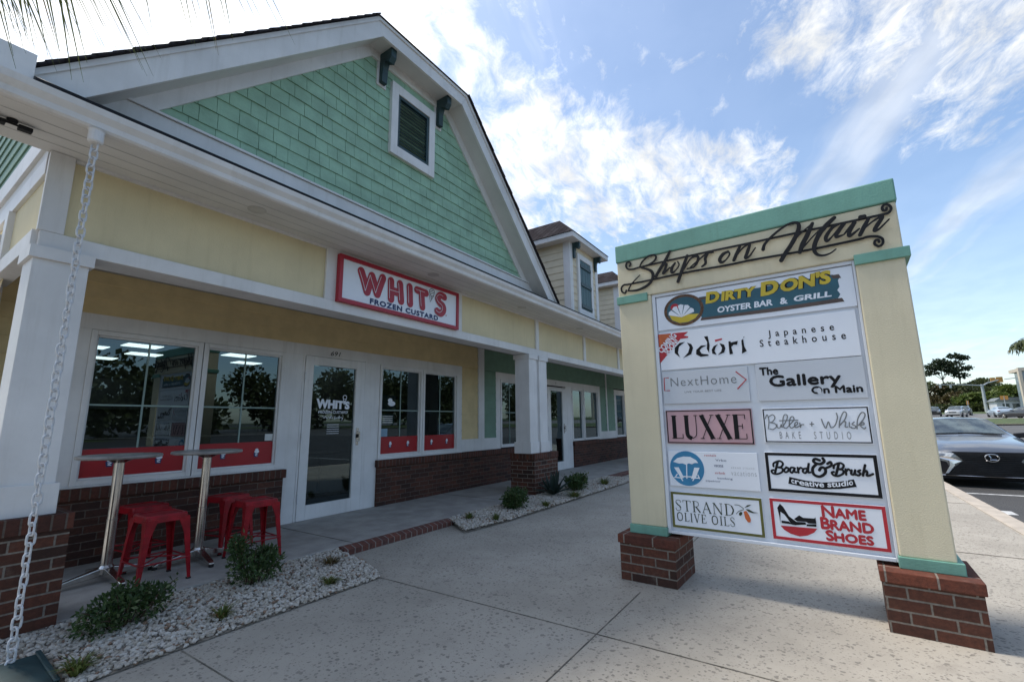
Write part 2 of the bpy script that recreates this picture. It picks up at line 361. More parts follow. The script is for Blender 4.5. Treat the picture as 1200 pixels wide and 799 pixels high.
# small serif capitals drawn as thick and thin strokes, cap height 1
def _s(*p): return list(p)
SERIF = {
 'L': (.58, [(_s((.14, 0), (.14, 1)), 1), (_s((0, 0.02), (.56, .02)), 0), (_s((.55, .02), (.55, .2)), 0), (_s((0, .98), (.28, .98)), 0)]),
 'U': (.72, [(_s((.14, 1), (.14, .3), (.2, .1), (.36, .02)), 1), (_s((.36, .02), (.54, .1), (.6, .3), (.6, 1)), 0), (_s((0, .98), (.28, .98)), 0), (_s((.5, .98), (.7, .98)), 0)]),
 'X': (.72, [(_s((.1, 1), (.6, 0)), 1), (_s((.6, 1), (.1, 0)), 0), (_s((0, .98), (.26, .98)), 0), (_s((.5, .98), (.7, .98)), 0), (_s((0, .02), (.2, .02)), 0), (_s((.45, .02), (.72, .02)), 0)]),
 'E': (.6, [(_s((.14, 0), (.14, 1)), 1), (_s((0, .98), (.55, .98)), 0), (_s((0, .02), (.57, .02)), 0), (_s((.14, .52), (.42, .52)), 0), (_s((.55, .98), (.55, .8)), 0), (_s((.57, .02), (.57, .22)), 0), (_s((.42, .42), (.42, .62)), 0)]),
 'S': (.56, [(_s((.48, .76), (.44, .93), (.28, .99), (.1, .9), (.08, .7), (.25, .54)), 0), (_s((.1, .74), (.22, .56), (.38, .44), (.46, .28)), 1), (_s((.46, .3), (.44, .1), (.25, .01), (.08, .08), (.04, .26)), 0)]),
 'T': (.68, [(_s((.33, 0), (.33, 1)), 1), (_s((0, .98), (.66, .98)), 0), (_s((0.01, .98), (0.01, .8)), 0), (_s((.65, .98), (.65, .8)), 0), (_s((.2, .02), (.46, .02)), 0)]),
 'R': (.7, [(_s((.14, 0), (.14, 1)), 1), (_s((0, .98), (.36, .98), (.52, .86), (.5, .6), (.34, .5), (.14, .5)), 0), (_s((.3, .5), (.64, .0)), 1), (_s((0, .02), (.28, .02)), 0)]),
 'A': (.76, [(_s((.06, 0), (.38, 1)), 0), (_s((.36, 1), (.66, 0)), 1), (_s((.17, .34), (.55, .34)), 0), (_s((0, .02), (.18, .02)), 0), (_s((.54, .02), (.76, .02)), 0)]),
 'N': (.82, [(_s((.1, 0), (.1, 1)), 0), (_s((.1, 1), (.68, 0)), 1), (_s((.68, 0), (.68, 1)), 0), (_s((0, .98), (.16, .98)), 0), (_s((0, .02), (.22, .02)), 0), (_s((.56, .98), (.8, .98)), 0)]),
 'D': (.76, [(_s((.14, 0), (.14, 1)), 1), (_s((0, .98), (.34, .98), (.58, .85)), 0), (_s((.56, .87), (.68, .5), (.56, .14)), 1), (_s((.58, .16), (.34, .02), (0, .02)), 0)]),
 'O': (.84, [(_s((.4, .99), (.16, .85), (.09, .5), (.16, .15), (.4, .01)), 1), (_s((.38, .01), (.64, .15), (.71, .5), (.64, .85), (.38, .99)), .7)]),
 'I': (.34, [(_s((.16, 0), (.16, 1)), 1), (_s((.02, .98), (.3, .98)), 0), (_s((.02, .02), (.3, .02)), 0)]),
 'V': (.74, [(_s((.1, 1), (.36, 0)), 1), (_s((.36, 0), (.64, 1)), 0), (_s((0, .98), (.2, .98)), 0), (_s((.52, .98), (.74, .98)), 0)]),
}
def serif(mb, s, x0, z0, x1, z1, y, thick=.17, thin=.05, track=.1, z0r=None, z1r=None):
    z0r = z0 if z0r is None else z0r; z1r = z1 if z1r is None else z1r
    tot = sum((.35 if c == ' ' else SERIF[c][0]) + track for c in s) - track
    sx = (x1 - x0) / tot; cx = 0; k = 0
    for c in s:
        if c == ' ': cx += .35 + track; continue
        wd, st = SERIF[c]
        for pts, wt in st:
            q = []
            for px, pz in pts:
                t = (cx + px) / tot; a = z0 + (z0r - z0) * t; b = z1 + (z1r - z1) * t
                q.append((x0 + t * (x1 - x0), a + pz * (b - a)))
            ribbon(mb, q, (thin + (thick - thin) * wt) * min(sx * 1.15, (z1 - z0)), y - .00005 * k, depth=.001, caps=False); k += 1
        cx += wd + track
    return mb
# ================================================================ GROUND
def gz(x):
    """height of the asphalt: level by the shop, climbing gently towards the crossroads"""
    return -.12 if x < 16 else -.12 + (x - 16) * .0168
def ground_mat():
    m = bpy.data.materials.new('asphalt'); m.use_nodes = True; t = m.node_tree; p = t.nodes['Principled BSDF']; p.inputs['Roughness'].default_value = .8
    tcn = node(t, 'ShaderNodeTexCoord')
    a = node(t, 'ShaderNodeTexNoise', in_Scale=90.0, in_Detail=4.0); b = node(t, 'ShaderNodeTexNoise', in_Scale=.6, in_Detail=5.0)
    t.links.new(tcn.outputs['Object'], a.inputs['Vector']); t.links.new(tcn.outputs['Object'], b.inputs['Vector'])
    o = mix_(t, ramp(t, a.outputs[0], .3, .75), (.022, .022, .024), (.075, .073, .07)); o = mix_(t, ramp(t, b.outputs[0], .3, .7), o, mix_(t, 1.0, o, (1.35, 1.32, 1.25), 'MULTIPLY'))
    t.links.new(o, p.inputs['Base Color']); bn = node(t, 'ShaderNodeBump', in_Strength=.5, in_Distance=.01); t.links.new(a.outputs[0], bn.inputs['Height']); t.links.new(bn.outputs[0], p.inputs['Normal'])
    return m
M_asph = ground_mat()
mb = MB(); xs = [-400, -60, -10, 0, 8, 16, 30, 60, 100, 160, 260, 420, 900]; ys = [-700, -200, -60, -20, -6, 0, 6, 20, 60, 200, 700]
for i in range(len(xs)):
    for j in range(len(ys)): mb.v.append((xs[i], ys[j], gz(xs[i]) if xs[i] < 300 else gz(260)))
n_ = len(ys)
for i in range(len(xs) - 1):
    for j in range(n_ - 1): mb.f.append((i * n_ + j, (i + 1) * n_ + j, (i + 1) * n_ + j + 1, i * n_ + j + 1))
struct(mkobj('parking_lot', mb, M_asph, recalc=False))
def sidewalk_mat():
    m = bpy.data.materials.new('speckled_concrete'); m.use_nodes = True; t = m.node_tree; p = t.nodes['Principled BSDF']; p.inputs['Roughness'].default_value = .75
    tcn = node(t, 'ShaderNodeTexCoord'); V = tcn.outputs['Object']
    wn = node(t, 'ShaderNodeTexNoise', in_Scale=30.0, in_Detail=3.0); t.links.new(V, wn.inputs['Vector'])
    wv_ = node(t, 'ShaderNodeVectorMath', operation='MULTIPLY_ADD'); t.links.new(wn.outputs['Color'], wv_.inputs[0]); wv_.inputs[1].default_value = (.03, .03, 0); t.links.new(V, wv_.inputs[2])
    specks = None
    for sc, thr, dens_, st in ((5, .055, .7, .9), (15, .20, .62, 1.0), (26, .27, .88, 1.0), (42, .32, .88, .95), (80, .34, .7, .6)):
        vo = node(t, 'ShaderNodeTexVoronoi', in_Scale=float(sc)); t.links.new(wv_.outputs[0], vo.inputs['Vector'])
        sp = node(t, 'ShaderNodeSeparateColor'); t.links.new(vo.outputs['Color'], sp.inputs[0])
        r_ = math_(t, 'MULTIPLY', math_(t, 'SUBTRACT', dens_, sp.outputs[0]), thr / dens_ * 1.25)
        k = math_(t, 'MULTIPLY', ramp(t, math_(t, 'SUBTRACT', r_, vo.outputs['Distance']), -.02, .05), st)
        specks = k if specks is None else math_(t, 'MAXIMUM', specks, k)
    big = node(t, 'ShaderNodeTexNoise', in_Scale=.9, in_Detail=6.0, in_Roughness=.65); t.links.new(V, big.inputs['Vector'])
    sv_ = node(t, 'ShaderNodeSeparateXYZ'); t.links.new(V, sv_.inputs[0]); cv_ = node(t, 'ShaderNodeCombineXYZ')
    t.links.new(math_(t, 'FLOOR', math_(t, 'DIVIDE', math_(t, 'SUBTRACT', sv_.outputs[0], 2.789), 3.41)), cv_.inputs[0]); t.links.new(math_(t, 'GREATER_THAN', sv_.outputs[1], 1.282), cv_.inputs[1])
    wn2 = node(t, 'ShaderNodeTexWhiteNoise'); t.links.new(cv_.outputs[0], wn2.inputs['Vector'])
    fine = node(t, 'ShaderNodeTexNoise', in_Scale=120.0, in_Detail=3.0); t.links.new(V, fine.inputs['Vector'])
    base = mix_(t, ramp(t, big.outputs[0], .3, .7), (.34, .305, .250), (.47, .425, .355))
    st_ = node(t, 'ShaderNodeTexNoise', in_Scale=2.6, in_Detail=9.0, in_Roughness=.7, in_Distortion=.6); t.links.new(V, st_.inputs['Vector'])
    base = mix_(t, math_(t, 'MULTIPLY', ramp(t, st_.outputs[0], .52, .78), .55), base, (.20, .175, .145)); base = mix_(t, math_(t, 'MULTIPLY', ramp(t, st_.outputs[0], .42, .22), .5), base, (.55, .53, .49)); base = mix_(t, math_(t, 'MULTIPLY', fine.outputs[0], .35), base, (.22, .2, .18)); base = mix_(t, math_(t, 'MULTIPLY', wn2.outputs[0], .28), base, (.27, .25, .215))
    dn = node(t, 'ShaderNodeTexNoise', in_Scale=2.2, in_Detail=3.0); t.links.new(V, dn.inputs['Vector'])
    sk = math_(t, 'MULTIPLY', specks, ramp(t, dn.outputs[0], .1, .5))
    o = mix_(t, math_(t, 'MULTIPLY', sk, .66), base, (.12, .108, .092)); t.links.new(o, p.inputs['Base Color'])
    h = math_(t, 'SUBTRACT', math_(t, 'MULTIPLY', fine.outputs[0], .3), sk); bn = node(t, 'ShaderNodeBump', in_Strength=.45, in_Distance=.006); t.links.new(h, bn.inputs['Height']); t.links.new(bn.outputs[0], p.inputs['Normal'])
    return m
M_walk = sidewalk_mat()
M_conc = mat('porch_concrete', (.36, .34, .31), .8, var=.16, vscale=4, bump=.3, bscale=70)
M_kerb = mat('kerb_concrete', (.46, .40, .33), .8, var=.12, vscale=5, bump=.2, bscale=60)
M_joint = mat('joint_dark', (.19, .17, .14), .9, var=.4, vscale=8)
mb = MB().box(-12, 24, -1.68, 5.66, -.25, 0)
sw = struct(mkobj('sidewalk', mb, M_walk))
mb = MB()
for a in ((2.786, 2.792, -1.68, 3.22), (-12, 3.60, 1.279, 1.285), (1.326, 1.332, 1.29, 3.22), (4.25, 24, 1.279, 1.285), (6.2, 6.208, -1.68, 1.27), (9.6, 9.608, -1.68, 3.5), (-.6, -.592, -1.68, 4.0)): mb.box(a[0], a[1], a[2], a[3], .0005, .004)
part(sw, 'control_joint', mb, M_joint)
mb = MB().prism([(-1.68, -.25), (-1.66, .008), (-1.70, .012), (-1.86, .01), (-1.885, -.01), (-1.90, -.25)], 'x', -12, 24)
struct(mkobj('kerb', mb, M_kerb))
M_line = mat('white_road_paint', (.62, .62, .60), .6, var=.25, vscale=14)
mb = MB().box(11.9, 12.0, -7.6, -1.95, -.119, -.116); struct(mkobj('road_marking', mb, M_line))
mb = MB().box(9.65, 9.98, -2.16, -2.05, -.119, -.116); struct(mkobj('road_marking', mb, M_line))
# porch floor and brick steps
mb = MB().box(-1.0, 18, 4.14, 5.66, -.2, .075); pf = struct(mkobj('porch_floor', mb, M_conc, bevel=.008))
mb = MB()
for x in (3.2, 6.1, 8.9): mb.box(x, x + .007, 4.145, 5.6, .0755, .078)
part(pf, 'control_joint', mb, M_joint)
M_step = brick_mat('step_brick', .085, .5, 0, (.20, .075, .055), (.13, .06, .05), (.30, .27, .24))
for x0, x1 in ((3.02, 4.62), (9.9, 11.4)):
    st = MB().prism([(4.135, -.05), (4.135, .0775), (4.10, .0775), (4.03, .055), (4.03, -.05)], 'x', x0, x1)
    tag(mkobj('brick_step', st, M_step, bevel=.004), 'low brick step in front of the ' + ('frozen custard shop door' if x0 < 5 else 'green shop door beyond the twin posts'), 'step')
# ================================================================ SHOP BUILDING
B = thing('shop_building', 'long one storey shop building with mint shingled front gable, cream porch fascia and white trim', 'building', (4, 5, 0))
def bx(name, m, *boxes, **kw):
    for b in boxes: o = wpart(B, name, MB().box(*b), m, **kw)
    return o
def lap(x0, x1, z0, z1, y, step=.15, amt=.014):
    mb = MB(); z = z0
    while z < z1 - 1e-4:
        zt = min(z + step, z1)
        mb.add([(x0, y - amt, z), (x1, y - amt, z), (x1, y - .002, zt), (x0, y - .002, zt), (x0, y, z), (x1, y, z)], [(0, 1, 2, 3), (4, 5, 1, 0)]); z = zt
    return mb
YW = 5.65
# siding on the shop wall behind the porch
wpart(B, 'siding', lap(.68, 1.1, .1, 2.9, YW), M_cream_side, recalc=False)
wpart(B, 'siding', lap(.68, 7.17, 2.34, 2.9, YW), M_cream_side, recalc=False)
wpart(B, 'siding', lap(6.68, 7.17, .97, 2.34, YW), M_cream_side, recalc=False)
wpart(B, 'siding', lap(7.36, 17.5, 2.33, 2.9, YW), M_green, recalc=False)
wpart(B, 'siding', lap(7.36, 7.78, .97, 2.33, YW), M_green, recalc=False)
wpart(B, 'siding', lap(13.25, 14.42, .97, 2.33, YW), M_green, recalc=False)
bx('corner_board', M_white, (7.17, 7.36, YW - .03, YW + .05, .97, 2.9), bevel=.004)
bx('corner_board', M_white, (13.70, 13.78, YW - .03, YW + .05, .97, 2.9), bevel=.004)
bx('corner_board', M_white, (.42, .68, YW - .02, YW + .3, .1, 2.9), bevel=.004)
# white surrounds
t0 = YW - .012
bx('trim_board', M_white, (1.1, 6.68, t0, YW + .08, 2.19, 2.34), (.9, 1.285, t0, YW + .08, .74, 2.19), (3.185, 3.46, t0, YW + .08, .06, 2.19), (4.43, 4.715, t0, YW + .08, .06, 2.19),
   (6.57, 6.68, t0, YW + .08, .74, 2.19), (6.68, 7.78, t0, YW + .08, .74, .97), bevel=.003)
bx('trim_board', M_white, (7.78, 10.02, t0, YW + .08, 2.19, 2.33), (7.78, 7.94, t0, YW + .08, .74, 2.19), (8.72, 9.9, t0, YW + .08, .06, 2.19), (10.02, 13.25, t0, YW + .08, 2.19, 2.33),
   (10.95, 11.3, t0, YW + .08, .06, 2.19), (13.1, 13.25, t0, YW + .08, .74, 2.19), (13.25, 14.42, t0, YW + .08, .74, .97), bevel=.003)
bx('trim_board', M_white, (14.42, 14.52, t0, YW + .08, .74, 2.3), (14.52, 16.4, t0, YW + .08, 2.19, 2.3), (16.3, 17.5, t0, YW + .08, .74, 2.3), bevel=.003)
# brick base below the windows with a rowlock course on top
for x0, x1 in ((.62, 3.245), (4.70, 8.72), (11.3, 17.5)):
    o = wpart(B, 'brick_base', MB().box(x0, x1, YW - .05, YW + .2, -.1, .635), M_brick)
    wpart(o, 'sill_course', MB().box(x0 - (.0 if x0 < 1 else .02), x1 + .02, YW - .085, YW + .2, .637, .738), M_rowlock, bevel=.004)
# windows
M_muntin = mat('window_muntin', (.24, .33, .30), .5)
M_paper = mat('paper_notice', (.62, .64, .62), .7)
def window(x0, x1, z0=.757, z1=2.187, mv=True, mh=True, film=None, muntin_top=None, reveal=.05):
    f = .045; y0, y1 = YW - .024, YW + .06
    mb = MB().box(x0, x0 + f, y0, y1, z0, z1).box(x1 - f, x1, y0, y1, z0, z1).box(x0 + f, x1 - f, y0, y1, z1 - f, z1).box(x0 + f, x1 - f, y0, y1, z0, z0 + f)
    g = .018
    mb.box(x0 + f, x0 + f + g, y0 + .03, y1, z0 + f, z1 - f).box(x1 - f - g, x1 - f, y0 + .03, y1, z0 + f, z1 - f).box(x0 + f + g, x1 - f - g, y0 + .03, y1, z1 - f - g, z1 - f).box(x0 + f + g, x1 - f - g, y0 + .03, y1, z0 + f, z0 + f + g)
    w = wpart(B, 'window', mb, M_white, bevel=.003)
    a0, a1, b0, b1 = x0 + f + g, x1 - f - g, z0 + f + g, z1 - f - g
    wpart(w, 'pane', MB().quad((a0, YW + .03, b0), (a1, YW + .03, b0), (a1, YW + .03, b1), (a0, YW + .03, b1)), M_glass, recalc=False)
    if mv or mh:
        m2 = MB(); xm = (x0 + x1) / 2; zb = b0 if film is None else film
        if mv: m2.box(xm - .008, xm + .008, YW + .022, YW + .0285, zb, b1)
        if mh: m2.box(a0, a1, YW + .021, YW + .0275, 1.476, 1.492)
        wpart(w, 'muntin', m2, M_muntin)
    if film: wpart(w, 'window_film', MB().box(a0, a1, YW + .026, YW + .029, b0, film), M_redfilm)
    return w
w1 = window(1.285, 2.235, film=1.075); w2 = window(2.245, 3.185, film=1.08); w3 = window(4.72, 5.64, film=1.075); w4 = window(5.65, 6.57, film=1.073)
bx('window_sill', M_white, (1.15, 3.2, YW - .045, YW - .013, .739, .756), (4.70, 6.66, YW - .045, YW - .013, .739, .756), bevel=.003)
# small frozen custard cups printed on the red film
def cup(par, x, z, s=1.0):
    m1 = flat(MB(), [(x - .03 * s, z + .0), (x + .03 * s, z), (x + .022 * s, z - .05 * s), (x - .022 * s, z - .05 * s)], YW + .023)
    wpart(par, 'printed_cup', m1, M_navy)
    m2 = MB(); flat(m2, ell(x + .006, z + .012 * s, .028 * s, .018 * s, 14), YW + .0215); flat(m2, ell(x + .004, z + .034 * s, .019 * s, .014 * s, 14), YW + .021); ribbon(m2, [(x - .012 * s, z - .012 * s), (x + .014 * s, z - .016 * s), (x - .01 * s, z - .03 * s), (x + .014 * s, z - .036 * s)], .007 * s, YW + .0215)
    wpart(par, 'printed_swirl', m2, M_panel)
for w_, xs_ in ((w1, (1.56, 1.95)), (w2, (2.56, 2.93)), (w3, (4.99, 5.36)), (w4, (5.91, 6.3))):
    for x in xs_: cup(w_, x, .955, 1.0 if x < 4 else .95)
wpart(w2, 'paper_notice', MB().box(3.02, 3.115, YW + .024, YW + .027, 1.09, 1.17), M_paper)
o = wpart(w3, 'poster', MB().box(4.81, 5.09, YW + .032, YW + .036, 1.50, 1.72), mat('blue_poster', (.03, .07, .16), .5)); m2 = MB(); flat(m2, ell(5.0, 1.59, .075, .04), YW + .029); flat(m2, ell(4.97, 1.64, .045, .035), YW + .0285); wpart(o, 'printed_cup', m2, M_panel)
o = wpart(w3, 'paper_notice', MB().box(4.80, 5.06, YW + .032, YW + .036, 1.26, 1.43), mat('teal_notice', (.13, .26, .27), .5)); m2 = MB()
for k in range(4): m2.box(4.83, 5.03, YW + .029, YW + .031, 1.29 + k * .032, 1.302 + k * .032)
wpart(o, 'printed_line', m2, M_paper)
wpart(w3, 'paper_notice', MB().box(4.79, 4.93, YW + .024, YW + .028, 1.08, 1.2), mat('blue_notice', (.2, .32, .42), .5))
window(7.94, 8.72, film=None)
w5 = window(11.3, 12.02, mv=False, mh=False); window(12.06, 13.1, mv=False, mh=False); window(14.5, 15.3, mv=False, mh=False); window(15.36, 16.3, mv=False, mh=False)
wpart(w5, 'paper_notice', MB().box(11.5, 11.8, YW + .032, YW + .036, 1.37, 1.62), mat('yellow_notice', (.55, .5, .2), .6))
# glass doors
def door(x0, x1, z1=2.187, glass=None):
    ga, gb, gc, gd = glass; y0, y1 = YW - .03, YW + .02
    mb = MB().box(x0, ga, y0, y1, .078, z1).box(gb, x1, y0, y1, .078, z1).box(ga, gb, y0, y1, gd, z1).box(ga, gb, y0, y1, .078, gc)
    d = wpart(B, 'door', mb, M_white, bevel=.004)
    fr = MB().box(x0 - .03, x0 - .006, YW - .022, YW + .05, .076, z1 + .03).box(x1 + .006, x1 + .03, YW - .022, YW + .05, .076, z1 + .03).box(x0 - .006, x1 + .006, YW - .022, YW + .05, z1 + .006, z1 + .03)
    wpart(B, 'door_frame', fr, M_white, bevel=.002)
    wpart(d, 'pane', MB().quad((ga, YW, gc), (gb, YW, gc), (gb, YW, gd), (ga, YW, gd)), M_glass, recalc=False)
    mb = MB().box(gb + .04, gb + .075, y0 - .008, y0, .98, 1.22).tube([(gb + .057, y0 - .01, 1.03), (gb + .057, y0 - .05, 1.04), (gb + .057, y0 - .05, 1.16), (gb + .057, y0 - .01, 1.17)], .009)
    wpart(d, 'handle', mb, M_steel)
    wpart(d, 'lock', MB().box(gb + .03, gb + .085, y0 - .014, y0 - .009, 1.085, 1.135), M_black)
    for z in (.35, 1.1, 1.9): wpart(d, 'hinge', MB().tube([(x0 - .002, y0 - .006, z - .06), (x0 - .002, y0 - .006, z + .06)], .008), M_galv)
    return d
d1 = door(3.46, 4.42, glass=(3.58, 4.265, .257, 2.072)); d2 = door(9.93, 10.93, z1=2.12, glass=(10.1, 10.72, .28, 2.05))
m2 = MB(); yl = YW - .006
text(m2, "WHIT'S", 3.66, 1.49, 4.19, 1.63, yl, bold=.06, z1r=1.60, z0r=1.485); text(m2, 'FROZEN CUSTARD', 3.70, 1.425, 4.16, 1.462, yl, bold=.015)
ribbon(m2, [(3.77, 1.385), (3.79, 1.36), (3.81, 1.385), (3.83, 1.36), (3.86, 1.38), (3.88, 1.36), (3.9, 1.395), (3.885, 1.365), (3.93, 1.37)], .006, yl); ribbon(m2, [(3.96, 1.39), (3.95, 1.35), (3.975, 1.37), (3.99, 1.36), (4.01, 1.375), (4.02, 1.36), (4.03, 1.395), (4.03, 1.36), (4.06, 1.375), (4.08, 1.355), (4.09, 1.375), (4.07, 1.33)], .006, yl)
ribbon(m2, ell(4.105, 1.655, .03, .028, 10) + [(4.135, 1.655)], .008, yl); ribbon(m2, [(4.08, 1.635), (4.1, 1.57), (4.13, 1.635)], .008, yl)
for k in range(5): m2.box(3.84, 4.03, yl, yl + .001, 1.15 + k * .03, 1.156 + k * .03)
wpart(d1, 'lettering', m2, M_panel)
m2 = MB(); text(m2, '691', 3.83, 2.225, 3.99, 2.29, t0 - .006, shear=.25); wpart(B, 'house_number', m2, M_blackp)
mb = MB(); text(mb, '7', 10.38, 2.22, 10.43, 2.28, t0 - .006, shear=.2); wpart(B, 'house_number', mb, M_blackp)
# interiors behind the glass
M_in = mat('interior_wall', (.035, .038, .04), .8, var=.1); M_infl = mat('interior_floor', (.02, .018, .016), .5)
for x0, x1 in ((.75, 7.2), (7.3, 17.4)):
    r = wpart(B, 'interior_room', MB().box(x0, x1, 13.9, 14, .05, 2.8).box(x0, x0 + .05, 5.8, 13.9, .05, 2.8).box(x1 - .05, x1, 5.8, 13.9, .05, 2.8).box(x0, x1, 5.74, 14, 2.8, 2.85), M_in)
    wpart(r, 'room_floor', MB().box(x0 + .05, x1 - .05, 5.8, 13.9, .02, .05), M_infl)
    if x0 < 1:
        for lx, ly in ((1.9, 10.3), (2.9, 10.4), (2.3, 11.2), (1.9, 12.4), (3.3, 11.6), (2.9, 12.9), (4.6, 10.3), (5.3, 11.4), (6.4, 10.3)): wpart(r, 'ceiling_light', MB().box(lx, lx + .55, ly, ly + .42, 2.785, 2.797), M_lamp)
        wpart(r, 'serving_counter', MB().box(1.4, 5.6, 10.0, 10.7, .05, 1.05).box(1.36, 5.64, 9.95, 10.75, 1.05, 1.09), mat('counter_front', (.035, .03, .028), .4), bevel=.01)
        wpart(r, 'menu_board', MB().box(2.0, 4.2, 13.82, 13.88, 1.7, 2.4), mat('menu_board_face', (.06, .07, .08), .5))
        for k, (tx, ty) in enumerate(((2.0, 7.6), (5.2, 7.8))):
            wpart(r, 'inside_table', MB().lathe([(.22, .05), (.22, .07), (.03, .09), (.03, .74), (.35, .745), (.35, .77)], (tx, ty), 16), M_in)
    else:
        wpart(r, 'inside_shelf', MB().box(11.9, 12.2, 5.95, 6.2, .4, 2.0), mat('wood_display', (.28, .15, .07), .6))
        wpart(r, 'inside_curtain', MB().box(11.25, 11.75, 5.82, 5.86, .7, 2.3), mat('dark_curtain', (.01, .02, .022), .7))
# porch: beam, fascia panels, ceiling, soffit
bx('porch_beam', M_white, (.62, 18, 4.19, 4.46, 2.46, 2.575), bevel=.004)
bx('fascia_panel', M_cream, (.64, 18, 4.225, 4.30, 2.575, 3.15))
bx('fascia_batten', M_white, (.605, .735, 4.185, 4.225, 2.575, 3.148), (2.74, 4.96, 4.195, 4.225, 2.576, 3.148), *[(x, x + .1, 4.19, 4.225, 2.576, 3.148) for x in (7.05, 9.09, 11.13, 13.17, 15.2, 17.2)], bevel=.004)
bx('porch_ceiling', mat('porch_ceiling_paint', (.34, .33, .31), .8), (.66, 18, 4.46, 5.64, 2.76, 2.8))
bx('soffit', M_soffit, (-.9, 18, 3.70, 4.24, 3.15, 3.165))
bx('soffit_groove', mat('soffit_groove', (.44, .44, .43), .8), *[(-.9, 18, y, y + .006, 3.1475, 3.1495) for y in (3.82, 3.95, 4.08)])
bx('crown_trim', M_white, (.74, 18, 4.20, 4.224, 3.125, 3.149))
for px_, py_ in ((1.87, 3.95), (4.1, 3.95), (6.2, 3.95), (8.4, 3.95)): wpart(B, 'downlight', MB().lathe([(.075, 3.1445), (.075, 3.1495)], (px_, py_), 20), mat('downlight_trim', (.47, .46, .44), .5))
# gutter along the eave
prof = [(3.72, 3.152), (3.665, 3.152), (3.65, 3.165), (3.645, 3.20), (3.615, 3.235), (3.605, 3.275), (3.618, 3.275), (3.628, 3.245), (3.656, 3.205), (3.662, 3.175), (3.712, 3.175), (3.712, 3.29), (3.72, 3.29)]
wpart(B, 'gutter', MB().prism(prof, 'x', -.9, 18), M_white)
wpart(B, 'drip_edge', MB().prism([(3.722, 3.30), (3.722, 3.362), (3.735, 3.372), (3.86, 3.432), (3.86, 3.37)], 'x', .42, 18), M_black)
# main roof
def rz_(y): return 3.30 + (y - 3.70) * .5
wpart(B, 'roof', MB().prism([(3.69, 3.295), (3.69, 3.315), (8.6, rz_(8.6) + .02), (14.2, 2.95), (14.2, 2.92), (8.6, rz_(8.6) - .05)], 'x', .56, 18), M_roof)
# left end wall: corner boards, panels, green lap siding above
XE = .61
def lapx(y0, y1, z0, z1, x, step=.14, amt=.014):
    mb = MB(); z = z0
    while z < z1 - 1e-4:
        zt = min(z + step, z1); mb.add([(x - amt, y0, z), (x - amt, y1, z), (x - .002, y1, zt), (x - .002, y0, zt), (x, y0, z), (x, y1, z)], [(0, 3, 2, 1), (4, 0, 1, 5)]); z = zt
    return mb
mb = MB(); z = 3.36
while z < 5.5:
    ya = max(4.3, 3.78 + (z + .16 - 3.30) / .5); q_ = lapx(ya, 8.5, z, z + .14, XE); mb.add(q_.v, q_.f); z += .14
wpart(B, 'siding', mb, M_green, recalc=False)
bx('end_trim', M_white, (.578, .70, 4.26, 12, 3.19, 3.36), (.60, .70, 4.24, 5.9, 2.99, 3.12), (.59, .70, 4.24, 5.9, 2.46, 2.585), (.585, .70, 5.22, 5.34, 2.585, 2.99), bevel=.003)
bx('end_panel', M_cream, (.625, .70, 4.24, 5.22, 2.585, 2.99))
wpart(B, 'siding', lapx(5.34, 12, .1, 3.2, .64), M_cream_side, recalc=False)
bx('end_soffit', M_soffit, (.602, .64, 4.24, 12, 3.12, 3.2))
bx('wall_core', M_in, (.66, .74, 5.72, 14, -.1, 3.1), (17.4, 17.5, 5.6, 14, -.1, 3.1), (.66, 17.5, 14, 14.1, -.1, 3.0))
bx('eave_return', M_white, (-.5, .42, 3.80, 3.86, 3.29, 3.55))
# ---- front gable with clipped top
CX = 3.85
outer = [(CX - 3.54, 3.39), (CX - .82, 6.08), (CX + .82, 6.08), (CX + 3.54, 3.39)]
inner = [(CX - 3.27, 3.37), (CX - .735, 5.875), (CX + .735, 5.875), (CX + 3.27, 3.37)]
def band(o, i, y0, y1):
    mb = MB()
    for k in range(3):
        mb.prism([o[k], o[k + 1], i[k + 1], i[k]], 'y', y0, y1)
    return mb
wpart(B, 'rake_board', band(outer, inner, 3.90, 3.935), M_white, bevel=.003)
o2 = [(p[0] * .999 + CX * .001, p[1] - .012) for p in outer]
in2 = [(p[0] + (.028 if p[0] < CX else -.028), p[1]) for p in inner]; in3 = [(inner[0][0] + .03, inner[0][1]), (inner[1][0] + .012, inner[1][1] - .012 + .06), (inner[2][0] - .012, inner[2][1] - .012 + .06), (inner[3][0] - .03, inner[3][1])]
wpart(B, 'gable_soffit', band([(p[0], p[1]) for p in [(CX - 3.30, 3.45), (CX - .755, 5.96), (CX + .755, 5.96), (CX + 3.30, 3.45)]], [(CX - 3.255, 3.39), (CX - .735, 5.9), (CX + .735, 5.9), (CX + 3.255, 3.39)], 3.936, 4.22), M_soffit)
# thin shadow moulding on the rake
mo = [(p[0], p[1]) for p in outer]; mi = [(CX - 3.49, 3.39), (CX - .80, 6.04), (CX + .80, 6.04), (CX + 3.49, 3.39)]
wpart(B, 'rake_moulding', band(mo, mi, 3.882, 3.899), M_white)
